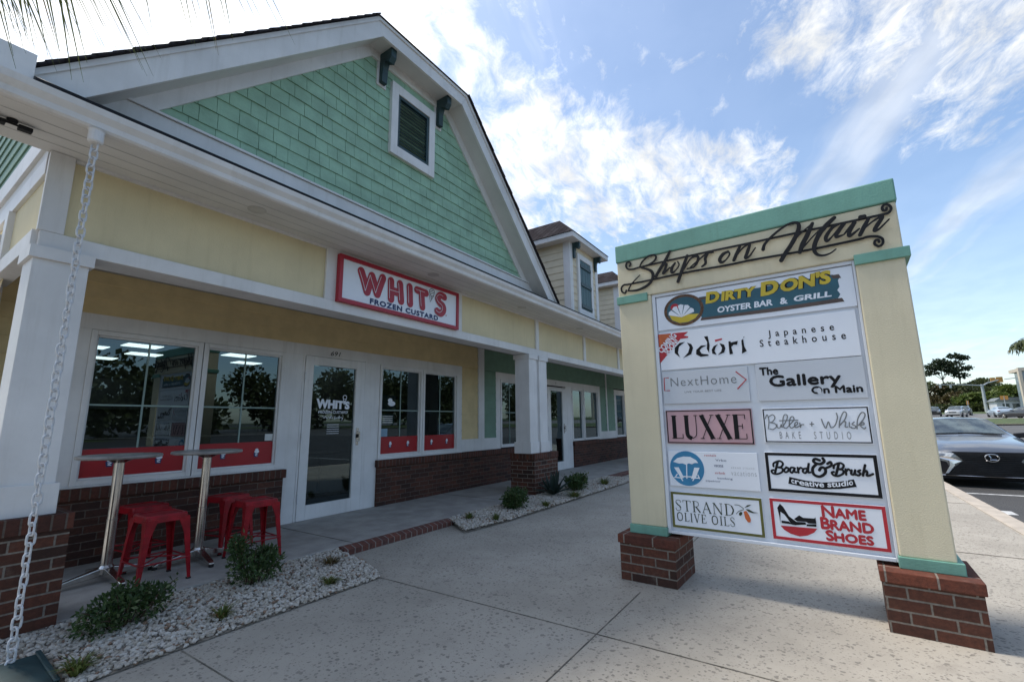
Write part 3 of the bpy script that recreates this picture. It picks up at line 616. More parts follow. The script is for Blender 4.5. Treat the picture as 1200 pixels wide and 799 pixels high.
# gable roof (shingles), hipped at the front
T_ = .008
def rp(x, z, y): return (x, y, z)
L0, L1 = (CX - 3.62, 3.345), (CX - .83, 6.10); RD = .83
mbx = MB()
yf, yb, zr = 3.865, 12.0, 6.10 + RD
for s_ in (1, -1):
    X_ = lambda x: CX + s_ * x
    tp = [(X_(-3.60), yf, 3.345), (X_(-.825), yf, 6.088), (CX, yf + RD * 1.0, zr), (CX, yb, zr), (X_(-1.18), yb, 5.747), (X_(-1.18), 8.6, 5.747)]
    bt = [(p[0], p[1], p[2] - T_) for p in tp]; mbx.add(tp + bt, [(0, 1, 2, 3, 4, 5), (11, 10, 9, 8, 7, 6)] + [(i, (i + 1) % 6, (i + 1) % 6 + 6, i + 6) for i in range(6)])
tp = [(CX - .825, yf, 6.088), (CX + .825, yf, 6.088), (CX, yf + RD, zr)]; bt = [(p[0], p[1], p[2] - T_) for p in tp]; mbx.add(tp + bt, [(0, 1, 2), (5, 4, 3), (0, 1, 4, 3), (1, 2, 5, 4), (2, 0, 3, 5)])
wpart(B, 'gable_roof', mbx, M_roof)
# ragged shingle butts along the rake edge
for s_ in (1, -1):
    mbx = MB()
    for k in range(27):
        a = k / 27; b = (k + 1) / 27; xa, za = -3.58 + 2.755 * a, 3.360 + 2.725 * a; xb, zb = -3.58 + 2.755 * b, 3.360 + 2.725 * b; th = .006 + .006 * random.random()
        mbx.prism([(CX + s_ * xa, za - .002), (CX + s_ * xb, zb - .002), (CX + s_ * (xb - .01), zb + th * .5), (CX + s_ * (xa - .016), za + th)], 'y', 3.85 - .012 * random.random(), 3.99)
    wpart(B, 'rake_shingles', mbx, M_roof)
# gable wall of mint shingles: one mesh, clipped to the gable outline
bm = bmesh.new(); ROW = .152; z = 3.56; r_ = 0
while z < 5.95:
    x = .4 + random.random() * .12
    while x < 7.4:
        wd = random.choice((.12, .15, .17, .19, .21)); g = .0022; dz = random.uniform(-.003, .003); tilt = .016 + random.uniform(-.002, .003)
        vs = [bm.verts.new(p) for p in ((x + g, 4.2 - tilt, z + dz), (x + wd - g, 4.2 - tilt, z + dz), (x + wd - g, 4.2 - .003, z + ROW), (x + g, 4.2 - .003, z + ROW), (x + g, 4.2, z + dz), (x + wd - g, 4.2, z + dz))]
        bm.faces.new((vs[0], vs[1], vs[2], vs[3])); bm.faces.new((vs[4], vs[5], vs[1], vs[0]))
        for q in ((0, 3, 4), (1, 5, 2)): bm.faces.new([vs[i] for i in q])
        x += wd
    z += ROW; r_ += 1
for s_ in (-1, 1):
    nrm = Vector((s_ * .707, 0, .707)); bmesh.ops.bisect_plane(bm, geom=bm.verts[:] + bm.edges[:] + bm.faces[:], plane_co=(CX + s_ * .70, 4.2, 5.89), plane_no=nrm, clear_outer=True)
bmesh.ops.bisect_plane(bm, geom=bm.verts[:] + bm.edges[:] + bm.faces[:], plane_co=(0, 0, 5.90), plane_no=(0, 0, 1), clear_outer=True)
me = bpy.data.meshes.new('gable_shingles'); bm.to_mesh(me); bm.free(); wpart(B, 'gable_shingles', me, M_mint)
M_mintdk = mat('shingle_backing', (.09, .20, .14), .9)
wpart(B, 'gable_wall', MB().prism([(CX - 3.1, 3.40), (CX - .72, 5.9), (CX + .72, 5.9), (CX + 3.1, 3.40)], 'y', 4.2, 4.3), M_mintdk)
fo = [(CX - 3.275, 3.38), (CX - .74, 5.908), (CX + .74, 5.908), (CX + 3.275, 3.38)]; fi = [(CX - 3.08, 3.40), (CX - .678, 5.79), (CX + .678, 5.79), (CX + 3.08, 3.40)]
wpart(B, 'gable_frieze', band(fo, fi, 4.165, 4.198), M_white, bevel=.003)
bx('gable_skirt', M_white, (CX - 3.05, CX + 3.05, 4.15, 4.199, 3.56, 3.735), bevel=.004)
bx('gable_skirt_cap', M_white, (CX - 2.98, CX + 2.98, 4.13, 4.199, 3.735, 3.757), bevel=.003)
# louvred vent
fr = MB().box(3.49, 3.60, 4.14, 4.199, 4.64, 5.65).box(4.17, 4.28, 4.14, 4.199, 4.64, 5.65).box(3.60, 4.17, 4.14, 4.199, 5.52, 5.65).box(3.60, 4.17, 4.14, 4.199, 4.64, 4.77)
lv = wpart(B, 'louvred_vent', fr, M_white, bevel=.004)
wpart(lv, 'vent_frame', MB().box(3.60, 3.64, 4.155, 4.199, 4.77, 5.52).box(4.13, 4.17, 4.155, 4.199, 4.77, 5.52).box(3.64, 4.13, 4.155, 4.199, 5.48, 5.52).box(3.64, 4.13, 4.155, 4.199, 4.77, 4.81), M_dkgreen)
sl = MB()
for k in range(14):
    z = 4.815 + k * .0475; sl.prism([(4.16, z), (4.166, z - .004), (4.197, z + .042), (4.191, z + .046)], 'x', 3.64, 4.13)
wpart(lv, 'slats', sl, M_dkgreen)
def bracket(x, y, zt, h, d, w, backing=True):
    p = [(y, zt), (y - d, zt), (y - d, zt - .10 * h / .35), (y - d * .8, zt - .16 * h / .35), (y - d * .42, zt - .34 * h), (y - d * .30, zt - .55 * h), (y - d * .27, zt - h), (y, zt - h)]
    b = wpart(B, 'bracket', MB().prism(p, 'x', x - w / 2, x + w / 2), M_dkgreen, bevel=.004)
    if backing: wpart(b, 'backing_board', MB().box(x - w / 2 - .03, x + w / 2 + .03, y + .001, y + .024, zt - h - .03, zt - .002), M_white)
bracket(3.335, 4.172, 5.893, .40, .22, .085); bracket(4.365, 4.172, 5.893, .40, .22, .085)
# ---- dormers
def dormer(x0, x1, yw, z0, ze, full=True):
    wd = x1 - x0; cx = (x0 + x1) / 2; yb = yw + 3.6
    side = MB(); z = z0 - .3
    while z < ze - .001:
        zt = min(z + .155, ze)
        side.add([(x0 - .014, yw + .06, z), (x0 - .014, yb, z), (x0 - .002, yb, zt), (x0 - .002, yw + .06, zt), (x0, yw + .06, z), (x0, yb, z)], [(0, 3, 2, 1), (4, 0, 1, 5)])
        side.add([(x0 + .12, yw - .014, z), (x1 - .12, yw - .014, z), (x1 - .12, yw - .002, zt), (x0 + .12, yw - .002, zt), (x0 + .12, yw, z), (x1 - .12, yw, z)], [(0, 1, 2, 3), (4, 5, 1, 0)]); z = zt
    d = wpart(B, 'dormer', MB().box(x0, x1, yw, yb, z0 - .3, ze), M_dormer)
    wpart(d, 'dormer_siding', side, M_dormer, recalc=False)
    wpart(d, 'corner_board', MB().box(x0 - .022, x0 + .12, yw - .02, yw + .14, z0 - .3, ze), M_white, bevel=.003)
    wpart(d, 'corner_board', MB().box(x1 - .12, x1 + .022, yw - .02, yw + .14, z0 - .3, ze), M_white, bevel=.003)
    a, b, c0, c1 = x0 - .24, x1 + .24, yw - .22, yb
    wpart(d, 'eave', MB().box(a, b, c0, c1, ze - .005, ze + .105), M_white, bevel=.004)
    h = .80; tp = [(a - .02, c0 - .02, ze + .11), (b + .02, c0 - .02, ze + .11), (b + .02, c1, ze + .11), (a - .02, c1, ze + .11), (cx, c0 + .80, ze + .11 + h), (cx, c1, ze + .11 + h)]
    wpart(d, 'dormer_roof', MB().add(tp, [(0, 1, 4), (1, 2, 5, 4), (3, 0, 4, 5), (0, 3, 2, 1), (2, 3, 5)]), M_roof)
    if full:
        sx0, sx1 = cx - .30, cx + .28; sz0, sz1 = z0 + .17, z0 + 1.32
        wpart(d, 'shutter_frame', MB().box(sx0 - .11, sx0, yw - .05, yw - .001, sz0 - .12, sz1 + .12).box(sx1, sx1 + .11, yw - .05, yw - .001, sz0 - .12, sz1 + .12).box(sx0, sx1, yw - .05, yw - .001, sz1, sz1 + .12).box(sx0, sx1, yw - .05, yw - .001, sz0 - .12, sz0), M_white, bevel=.003)
        s = MB()
        for k in range(4): s.box(sx0 + .005 + k * .143, sx0 + .143 + k * .143, yw - .035, yw - .005, sz0, sz1)
        s = wpart(d, 'shutter', s, mat('shutter_teal', (.03, .09, .10), .5), bevel=.003)
        for zf_ in (.07, .5, .87): bt = MB().box(sx0 + .01, sx1 - .01, yw - .06, yw - .036, sz0 + (sz1 - sz0) * zf_ - .035, sz0 + (sz1 - sz0) * zf_ + .035); wpart(s, 'shutter_batten', bt, M_dkgreen)
        bracket(x0 + .16, yw - .016, ze - .006, .34, .17, .08, False); bracket(x1 - .14, yw - .016, ze - .006, .34, .17, .08, False)
dormer(8.55, 10.0, 4.2, 3.55, 5.16)
dormer(13.3, 15.6, 4.9, 3.8, 5.45, False)
# ---- posts and brick piers under the porch beam
def post(x0, x1, y0, y1, z0):
    p = wpart(B, 'post', MB().box(x0, x1, y0, y1, z0, 2.46), M_white, bevel=.004)
    wpart(p, 'capital', MB().box(x0 - .022, x1 + .022, y0 - .022, y1 + .02, 2.375, 2.457).box(x0 - .01, x1 + .01, y0 - .01, y1 + .01, 2.457, 2.58 if y0 < 0 else 2.459), M_white, bevel=.003)
    wpart(p, 'plinth', MB().box(x0 - .02, x1 + .02, y0 - .02, y1 + .02, z0, z0 + .19), M_white, bevel=.003)
    return p
def pier(x0, x1, y0, y1, z1, z0=-.2):
    p = wpart(B, 'brick_pier', MB().box(x0, x1, y0, y1, z0, z1 - .1), M_brickp)
    wpart(p, 'pier_cap', MB().box(x0 - .012, x1 + .012, y0 - .012, y1 + .012, z1 - .098, z1), M_rowlock, bevel=.004)
post(.605, .885, 4.165, 4.44, .735); pier(.5, .975, 4.10, 4.53, .735)
post(6.75, 7.0, 4.175, 4.47, .745); post(7.1, 7.37, 4.175, 4.47, .745); wpart(B, 'post_spacer', MB().box(6.98, 7.12, 4.215, 4.45, .745, 2.458), M_white); pier(6.775, 7.6, 4.12, 4.60, .745)
post(13.2, 13.45, 4.175, 4.47, .745); post(13.55, 13.8, 4.175, 4.47, .745); pier(13.2, 14.0, 4.12, 4.60, .745)
TRACE = '''{"shops":[[0.018,[[-0.809,2.655],[-0.799,2.677],[-0.812,2.696],[-0.834,2.691],[-0.843,2.663],[-0.826,2.631],[-0.781,2.62],[-0.72,2.624],[-0.49,2.63],[-0.274,2.631],[-0.071,2.632],[0.18,2.63],[0.504,2.631],[0.726,2.63],[0.865,2.63],[0.971,2.63],[1.017,2.632],[1.037,2.655],[1.031,2.683],[1.01,2.696],[0.993,2.682],[0.997,2.657],[1.012,2.657],[1.015,2.67]]],[0.018,[[-0.853,2.435],[-0.866,2.411],[-0.892,2.428],[-0.898,2.465],[-0.874,2.489],[-0.837,2.487],[-0.729,2.487],[-0.613,2.488],[-0.39,2.493],[-0.182,2.491],[0.013,2.487],[0.166,2.49],[0.489,2.483],[0.71,2.485],[0.848,2.489],[0.889,2.494],[0.94,2.485],[0.967,2.46],[0.964,2.426],[0.942,2.414],[0.923,2.435],[0.929,2.457],[0.944,2.459],[0.948,2.443]]],[[0.014,0.02,0.02,0.02,0.022,0.02,0.018,0.018,0.025,0.034,0.034,0.03,0.03,0.026,0.016],[[-0.714,2.632],[-0.688,2.671],[-0.632,2.707],[-0.58,2.708],[-0.564,2.682],[-0.588,2.649],[-0.638,2.63],[-0.703,2.62],[-0.657,2.596],[-0.613,2.565],[-0.602,2.515],[-0.632,2.462],[-0.686,2.432],[-0.757,2.418],[-0.835,2.427]]],[[0.018,0.014,0.01],[[-0.835,2.427],[-0.801,2.483],[-0.719,2.551]]],[[0.026,0.036,0.036,0.032],[[-0.44,2.709],[-0.484,2.637],[-0.533,2.572],[-0.577,2.51]]],[[0.012,0.016,0.026,0.03,0.026,0.014],[[-0.558,2.542],[-0.521,2.586],[-0.478,2.604],[-0.493,2.557],[-0.511,2.52],[-0.45,2.565]]],[[0.02,0.034,0.03,0.014,0.012,0.016],[[-0.404,2.594],[-0.434,2.556],[-0.437,2.516],[-0.41,2.524],[-0.374,2.566],[-0.382,2.6]]],[[0.03,0.036,0.036,0.034],[[-0.3,2.635],[-0.332,2.563],[-0.364,2.49],[-0.392,2.425]]],[[0.012,0.018,0.026,0.03,0.02,0.014],[[-0.335,2.523],[-0.276,2.601],[-0.223,2.612],[-0.216,2.582],[-0.251,2.528],[-0.309,2.521]]],[[0.012,0.016,0.022,0.03,0.026,0.018],[[-0.282,2.529],[-0.195,2.588],[-0.136,2.62],[-0.16,2.58],[-0.161,2.536],[-0.191,2.514]]],[[0.02,0.02],[[-0.136,2.62],[-0.097,2.616]]],[[0.02,0.034,0.036,0.03,0.014,0.016,0.02],[[0.018,2.594],[-0.022,2.582],[-0.051,2.545],[-0.042,2.517],[-0.007,2.529],[0.025,2.571],[0.013,2.595]]],[[0.026,0.034,0.032],[[0.104,2.616],[0.076,2.564],[0.051,2.513]]],[[0.012,0.014,0.026,0.034,0.028,0.016,0.012],[[0.059,2.53],[0.121,2.596],[0.173,2.619],[0.154,2.561],[0.134,2.513],[0.164,2.522],[0.21,2.578]]],[[0.034,0.026,0.022,0.02,0.024,0.036,0.04,0.04,0.04,0.04],[[0.261,2.552],[0.281,2.597],[0.353,2.659],[0.434,2.704],[0.489,2.708],[0.509,2.678],[0.491,2.62],[0.444,2.542],[0.404,2.489],[0.371,2.439]]],[[0.012,0.012,0.014],[[0.4,2.495],[0.501,2.604],[0.592,2.67]]],[[0.03,0.042,0.044,0.034],[[0.592,2.671],[0.554,2.595],[0.516,2.529],[0.493,2.472]]],[[0.012,0.012,0.016],[[0.504,2.489],[0.605,2.59],[0.724,2.675]]],[[0.034,0.042,0.042,0.038,0.03,0.02,0.014,0.01],[[0.724,2.677],[0.668,2.63],[0.618,2.569],[0.584,2.493],[0.589,2.441],[0.623,2.417],[0.67,2.422],[0.708,2.445]]],[[0.016,0.026,0.034,0.03,0.014,0.012],[[0.764,2.626],[0.709,2.609],[0.663,2.552],[0.663,2.518],[0.694,2.539],[0.756,2.61]]],[[0.026,0.034,0.028,0.014],[[0.777,2.618],[0.737,2.57],[0.719,2.533],[0.758,2.537]]],[[0.014,0.028,0.034,0.028,0.014],[[0.765,2.539],[0.836,2.615],[0.797,2.549],[0.797,2.52],[0.853,2.557]]],[[0.036,0.036],[[0.869,2.638],[0.889,2.638]]],[[0.026,0.036,0.032],[[0.914,2.62],[0.88,2.563],[0.852,2.512]]],[[0.012,0.014,0.026,0.036,0.028,0.016,0.012],[[0.86,2.532],[0.926,2.586],[0.985,2.609],[0.953,2.56],[0.931,2.522],[0.959,2.528],[1.016,2.58]]]],"whisk":[[0.0065,[[0.143,1.275],[0.157,1.303],[0.165,1.26],[0.155,1.2]]],[0.0065,[[0.163,1.284],[0.192,1.302],[0.206,1.28],[0.187,1.251],[0.17,1.246],[0.202,1.237],[0.208,1.214],[0.186,1.196],[0.165,1.2]]],[0.0065,[[0.214,1.232],[0.216,1.209],[0.232,1.209],[0.242,1.232],[0.245,1.211],[0.277,1.259],[0.286,1.294],[0.269,1.3],[0.256,1.268],[0.253,1.218],[0.27,1.204],[0.298,1.232],[0.324,1.263],[0.32,1.286],[0.304,1.277],[0.292,1.232],[0.3,1.206],[0.32,1.213]]],[0.0065,[[0.233,1.258],[0.348,1.26]]],[0.0065,[[0.322,1.218],[0.344,1.233],[0.342,1.247],[0.327,1.236],[0.329,1.209],[0.352,1.218]]],[0.0065,[[0.358,1.24],[0.359,1.209],[0.365,1.227],[0.381,1.229]]],[0.0065,[[0.419,1.232],[0.441,1.232]]],[0.0065,[[0.431,1.245],[0.428,1.219]]],[0.0065,[[0.49,1.265],[0.497,1.23],[0.509,1.204],[0.528,1.247],[0.538,1.208],[0.563,1.222],[0.582,1.272],[0.58,1.305]]],[0.0065,[[0.585,1.208],[0.594,1.255],[0.62,1.31],[0.636,1.301],[0.623,1.263],[0.59,1.221],[0.607,1.242],[0.625,1.246],[0.619,1.212],[0.633,1.212]]],[0.0065,[[0.645,1.241],[0.643,1.212],[0.654,1.209]]],[0.0065,[[0.672,1.244],[0.659,1.229],[0.677,1.216],[0.669,1.202],[0.652,1.205]]],[0.0065,[[0.682,1.199],[0.693,1.262],[0.719,1.306],[0.736,1.295],[0.724,1.262],[0.691,1.22],[0.718,1.241],[0.723,1.228],[0.703,1.22],[0.72,1.199],[0.729,1.207]]]],"board":[[0.014,[[0.191,0.961],[0.179,0.923],[0.167,0.885]]],[0.012,[[0.162,0.931],[0.166,0.954],[0.204,0.971],[0.224,0.954],[0.21,0.93],[0.187,0.926],[0.215,0.92],[0.214,0.896],[0.182,0.879],[0.154,0.882],[0.146,0.899],[0.159,0.906]]],[0.012,[[0.245,0.926],[0.227,0.912],[0.232,0.894],[0.25,0.902],[0.254,0.922],[0.242,0.929]]],[0.012,[[0.29,0.927],[0.271,0.927],[0.263,0.905],[0.274,0.892],[0.289,0.915],[0.295,0.929],[0.289,0.902],[0.302,0.897]]],[0.012,[[0.312,0.929],[0.314,0.895]]],[0.011,[[0.316,0.914],[0.329,0.93],[0.339,0.925]]],[0.012,[[0.368,0.926],[0.348,0.922],[0.341,0.903],[0.356,0.895],[0.371,0.923],[0.383,0.964],[0.372,0.904],[0.385,0.901]]],[0.016,[[0.468,0.998],[0.474,0.979],[0.454,0.961],[0.429,0.962],[0.411,0.977],[0.423,0.993],[0.448,0.985]]],[0.016,[[0.429,0.96],[0.402,0.929],[0.404,0.889],[0.436,0.875],[0.469,0.897],[0.474,0.928],[0.454,0.937],[0.44,0.918]]],[0.014,[[0.471,0.93],[0.51,0.951],[0.51,0.976],[0.491,0.963]]],[0.014,[[0.554,0.964],[0.543,0.927],[0.53,0.889]]],[0.012,[[0.523,0.935],[0.529,0.956],[0.562,0.971],[0.581,0.957],[0.569,0.934],[0.549,0.93],[0.573,0.925],[0.572,0.903],[0.543,0.885],[0.518,0.888],[0.509,0.905],[0.521,0.911]]],[0.012,[[0.589,0.932],[0.588,0.896]]],[0.011,[[0.591,0.917],[0.603,0.933],[0.612,0.925]]],[0.012,[[0.621,0.927],[0.616,0.902],[0.63,0.9],[0.64,0.928]]],[0.012,[[0.64,0.928],[0.637,0.901],[0.646,0.898]]],[0.012,[[0.667,0.929],[0.654,0.92],[0.666,0.908],[0.654,0.894],[0.645,0.899]]],[0.013,[[0.697,0.963],[0.686,0.926],[0.678,0.895]]],[0.012,[[0.682,0.912],[0.698,0.927],[0.703,0.915],[0.698,0.897],[0.712,0.897],[0.732,0.908]]]],"banner":[[0.254,0.863],[0.35,0.843],[0.446,0.836],[0.54,0.846],[0.626,0.868],[0.636,0.82],[0.542,0.8],[0.441,0.791],[0.345,0.797],[0.243,0.816]],"bannertext":[[0.263,0.819],[0.354,0.804],[0.442,0.802],[0.536,0.811],[0.618,0.828]],"whits":[[[3.146,2.974],[3.194,2.868],[3.237,2.755]],[[3.237,2.755],[3.266,2.856],[3.297,2.956]],[[3.297,2.956],[3.339,2.859],[3.381,2.761]],[[3.381,2.761],[3.414,2.862],[3.454,2.974]],[[3.58,2.97],[3.589,2.748]],[[3.723,2.967],[3.748,2.756]],[[3.585,2.853],[3.738,2.85]],[[3.882,2.969],[3.897,2.755]],[[4.009,2.96],[4.171,2.954]],[[4.089,2.955],[4.111,2.757]],[[4.525,2.979],[4.45,2.989],[4.395,2.936],[4.429,2.882],[4.501,2.847],[4.51,2.785],[4.453,2.738],[4.385,2.757]]],"cone":[[[4.242,2.977],[4.241,3.016],[4.279,3.039],[4.323,3.028],[4.329,2.989],[4.306,2.946],[4.267,2.944],[4.242,2.977]],[[4.238,2.945],[4.255,2.857],[4.316,2.948]],[[4.267,2.944],[4.278,2.897]],[[4.246,2.992],[4.299,3.019]],[[4.257,2.966],[4.324,2.996]]],"whitsdot":[4.568,2.73],"frozen":[[3.283,2.636],[4.405,2.64],[3.28,2.699],[4.403,2.711]],"odori":[[[-0.391,1.915],[-0.435,1.911],[-0.477,1.874],[-0.481,1.829],[-0.44,1.789],[-0.454,1.831],[-0.442,1.88]],[[-0.374,1.908],[-0.341,1.891],[-0.329,1.858],[-0.348,1.807],[-0.414,1.781],[-0.371,1.823],[-0.356,1.866]],[[-0.237,1.941],[-0.208,1.942],[-0.199,1.866],[-0.209,1.805],[-0.223,1.838],[-0.216,1.894]],[[-0.218,1.868],[-0.267,1.87],[-0.305,1.838],[-0.31,1.803],[-0.275,1.778],[-0.215,1.781],[-0.214,1.791],[-0.265,1.803],[-0.279,1.831],[-0.261,1.851]],[[-0.137,1.868],[-0.17,1.854],[-0.187,1.826],[-0.184,1.795],[-0.153,1.784],[-0.166,1.815],[-0.155,1.844]],[[-0.125,1.874],[-0.091,1.859],[-0.084,1.828],[-0.096,1.795],[-0.145,1.781],[-0.117,1.806],[-0.108,1.835]],[[-0.057,1.881],[-0.041,1.879],[-0.039,1.827],[-0.032,1.78],[-0.057,1.776],[-0.058,1.825]],[[-0.041,1.87],[0.011,1.877],[0.003,1.848],[-0.021,1.851],[-0.038,1.836]],[[0.036,1.878],[0.05,1.889],[0.052,1.83],[0.066,1.791],[0.031,1.774],[0.036,1.819]],[[0.05,1.898],[0.06,1.909],[0.057,1.898]]],"odori_bar":[[-0.157,1.905],[-0.102,1.912],[-0.103,1.899],[-0.154,1.889]],"coming_a":[[-0.61,2.004],[-0.359,1.997],[-0.395,1.969],[-0.362,1.958],[-0.364,1.946],[-0.424,1.941],[-0.438,1.929],[-0.459,1.996],[-0.607,1.865],[-0.548,1.831],[-0.61,1.753]],"coming_tri":[[-0.61,2.004],[-0.359,1.997],[-0.368,1.989],[-0.395,1.969],[-0.36,1.958],[-0.364,1.946],[-0.424,1.944],[-0.608,1.753]],"coming_or":[[-0.604,2.0],[-0.495,1.998],[-0.604,1.874]],"coming_txt":[[[-0.599,1.844],[-0.46,1.982]],[[-0.552,1.83],[-0.447,1.93]]],"nh_br":[[-0.546,1.624],[-0.585,1.625],[-0.588,1.518],[-0.543,1.517]],"nh_ch":[[-0.027,1.639],[0.042,1.572],[-0.026,1.503]],"nh_txt":[[-0.533,1.546],[-0.027,1.584]],"nh_sub":[[-0.424,1.492],[-0.142,1.499]],"heel":[[0.157,0.644],[0.176,0.673],[0.195,0.652],[0.224,0.593],[0.265,0.56],[0.319,0.562],[0.324,0.548],[0.256,0.536],[0.235,0.538],[0.215,0.573],[0.197,0.602],[0.174,0.619],[0.165,0.537],[0.165,0.58]],"oxf1":[[0.264,0.586],[0.287,0.605],[0.309,0.591],[0.375,0.593],[0.382,0.602],[0.383,0.56],[0.338,0.557],[0.323,0.566],[0.272,0.564],[0.253,0.577]],"oxf2":[[0.326,0.55],[0.383,0.557],[0.381,0.54],[0.324,0.538]],"oxf3":[[0.175,0.559],[0.22,0.557],[0.236,0.54],[0.174,0.542]],"bowl":[[0.165,0.524],[0.384,0.528],[0.365,0.501],[0.323,0.476],[0.275,0.464],[0.222,0.476],[0.186,0.497]],"shoes_txt":[[[0.421,0.612],[0.672,0.688]],[[0.407,0.534],[0.705,0.61]],[[0.426,0.46],[0.695,0.528]]],"shoes_txt2":[[[0.421,0.612],[0.664,0.619],[0.427,0.682]],[[0.407,0.534],[0.695,0.544],[0.412,0.605]],[[0.428,0.461],[0.686,0.469],[0.432,0.524]]],"ol_branch":[[[-0.124,0.639],[-0.095,0.638],[-0.065,0.616]],[[-0.118,0.575],[-0.099,0.595],[-0.066,0.61]]],"ol_leaf":[[[-0.059,0.623],[-0.04,0.643],[-0.011,0.65],[-0.029,0.635]],[[-0.051,0.615],[-0.028,0.614],[-0.002,0.599],[0.03,0.596],[-0.008,0.59],[-0.035,0.598]]],"ol_or":[[-0.067,0.595],[-0.049,0.603],[-0.032,0.575],[-0.023,0.543],[-0.028,0.523],[-0.045,0.523],[-0.06,0.548]],"ol_gr":[[-0.1,0.58],[-0.087,0.593],[-0.076,0.588],[-0.079,0.573],[-0.091,0.563],[-0.1,0.568]],"ol_t1":[[-0.568,0.556],[-0.128,0.559],[-0.562,0.635],[-0.129,0.644]],"ol_t2":[[-0.564,0.478],[-0.132,0.483],[-0.559,0.543],[-0.129,0.547]],"vc":[[-0.588,0.895],[-0.323,0.893],[-0.444,1.024],[-0.458,0.75]],"vc_umb":[[-0.56,0.937],[-0.525,0.967],[-0.476,0.981],[-0.422,0.98],[-0.381,0.958],[-0.363,0.934],[-0.39,0.934],[-0.412,0.923],[-0.437,0.929],[-0.459,0.917],[-0.484,0.927],[-0.513,0.924]],"vc_ch":[[[-0.556,0.893],[-0.519,0.895],[-0.482,0.814],[-0.507,0.811]],[[-0.396,0.898],[-0.356,0.897],[-0.393,0.814],[-0.424,0.816]]],"vc_ln":[[[-0.454,0.919],[-0.46,0.812]],[[-0.558,0.815],[-0.496,0.812]],[[-0.551,0.816],[-0.534,0.84]],[[-0.507,0.811],[-0.494,0.792]],[[-0.424,0.814],[-0.364,0.819]],[[-0.415,0.797],[-0.403,0.815]],[[-0.373,0.841],[-0.363,0.815]],[[-0.503,0.824],[-0.413,0.825]]],"vc_tx":[[[-0.312,0.988],[-0.225,1.005]],[[-0.233,0.953],[-0.154,0.971]],[[-0.247,0.91],[-0.18,0.929]],[[-0.245,0.857],[-0.171,0.873]],[[-0.228,0.816],[-0.122,0.835]],[[-0.318,0.792],[-0.209,0.808]],[[-0.148,0.909],[0.047,0.93]],[[-0.149,0.864],[0.049,0.894]]],"dd_board":[[-0.249,2.276],[0.198,2.275],[0.666,2.283],[0.711,2.262],[0.694,2.235],[0.698,2.187],[0.682,2.166],[0.697,2.133],[0.68,2.106],[0.269,2.095],[-0.238,2.094],[-0.269,2.189]],"dd_brown":[[-0.244,2.099],[0.269,2.099],[0.703,2.105],[0.714,2.077],[0.266,2.07],[-0.252,2.078]],"dd_brown2":[[-0.262,2.271],[-0.185,2.272],[-0.186,2.251],[-0.264,2.251]],"dd_brown3":[[0.656,2.279],[0.704,2.279],[0.715,2.249],[0.668,2.253]],"dd_c":[[-0.544,2.219],[-0.218,2.174],[-0.37,2.326],[-0.384,2.055]],"dd_t":[[[-0.2,2.212],[0.182,2.285]],[[0.197,2.204],[0.666,2.277]],[[-0.116,2.123],[0.275,2.158]],[[0.325,2.12],[0.377,2.159]],[[0.415,2.125],[0.647,2.154]]],"dd_t4":[[[-0.201,2.198],[0.181,2.213],[-0.191,2.315]],[[0.202,2.197],[0.658,2.212],[0.214,2.318]],[[-0.116,2.121],[0.277,2.12],[-0.112,2.17]],[[0.325,2.118],[0.376,2.119],[0.33,2.168]],[[0.415,2.125],[0.647,2.124],[0.419,2.167]]],"jp":[[[0.222,1.873],[0.634,1.883],[0.234,1.932]],[[0.16,1.813],[0.694,1.81],[0.165,1.866]]],"gal":[[[0.136,1.597],[0.262,1.605],[0.14,1.646]],[[0.194,1.507],[0.634,1.507],[0.202,1.582]],[[0.451,1.444],[0.746,1.447],[0.455,1.486]]],"luxxe":[[-0.558,1.112],[0.009,1.126],[-0.552,1.307],[0.011,1.305]],"bake":[[0.224,1.129],[0.645,1.134],[0.229,1.179]]}'''
import json
T = json.loads(TRACE)
# ================================================================ DIRECTORY SIGN
DS = thing('directory_sign', 'tall cream and sea green directory sign with ten tenant panels standing on two brick piers', 'sign', (3.88, .5, 0), math.radians(87.86357 - 180))
def dp(name, m, *boxes, **kw):
    mb = MB()
    for b in boxes: mb.box(*b)
    return part(DS, name, mb, m, **kw)
M_cs = mat('cream_sign_paint', (.655, .585, .415), .75, var=.05, vscale=1.8, bump=.25, bscale=130, streak=.2)
dp('header', M_cs, (-.938, 1.068, 0, .32, 2.362, 2.712), bevel=.009)
dp('sign_cap', M_teal, (-.946, 1.076, -.012, .332, 2.713, 2.878), bevel=.01)
for x0, x1, c0, c1 in ((-.938, -.642, -.95, -.668), (.803, 1.068, .80, 1.098)):
    p = dp('sign_post', M_cs, (x0, x1, 0, .32, .42, 2.361), bevel=.009)
    part(p, 'post_capital', MB().box(c0, c1, -.02, .34, 2.312, 2.384), M_teal, bevel=.004)
    part(p, 'post_base', MB().box(x0 - .008, x1 + (.008 if x0 < 0 else .03), -.014, .334, .353, .421), M_teal, bevel=.004)
for x0, x1 in ((-1.005, -.555), (.70, 1.145)):
    p = dp('brick_pier', M_brickp, (x0, x1, -.10, .40, -.1, .284))
    part(p, 'pier_cap', MB().box(x0 - .012, x1 + .012, -.115, .412, .285, .352), M_brickcap, bevel=.005)
M_tint = mat('sign_frame_white', (.66, .69, .74), .4, var=.03, vscale=2)
dp('panel_board', M_tint, (-.641, .802, .05, .28, .377, 2.361), bevel=.003)
dp('panel_frame', M_tint, (-.641, -.612, .02, .049, .377, 2.361), (.786, .802, .02, .049, .377, 2.361), (-.612, .786, .02, .049, .377, .40), (-.612, .786, .02, .049, 2.335, 2.361), bevel=.003)
YP = .032
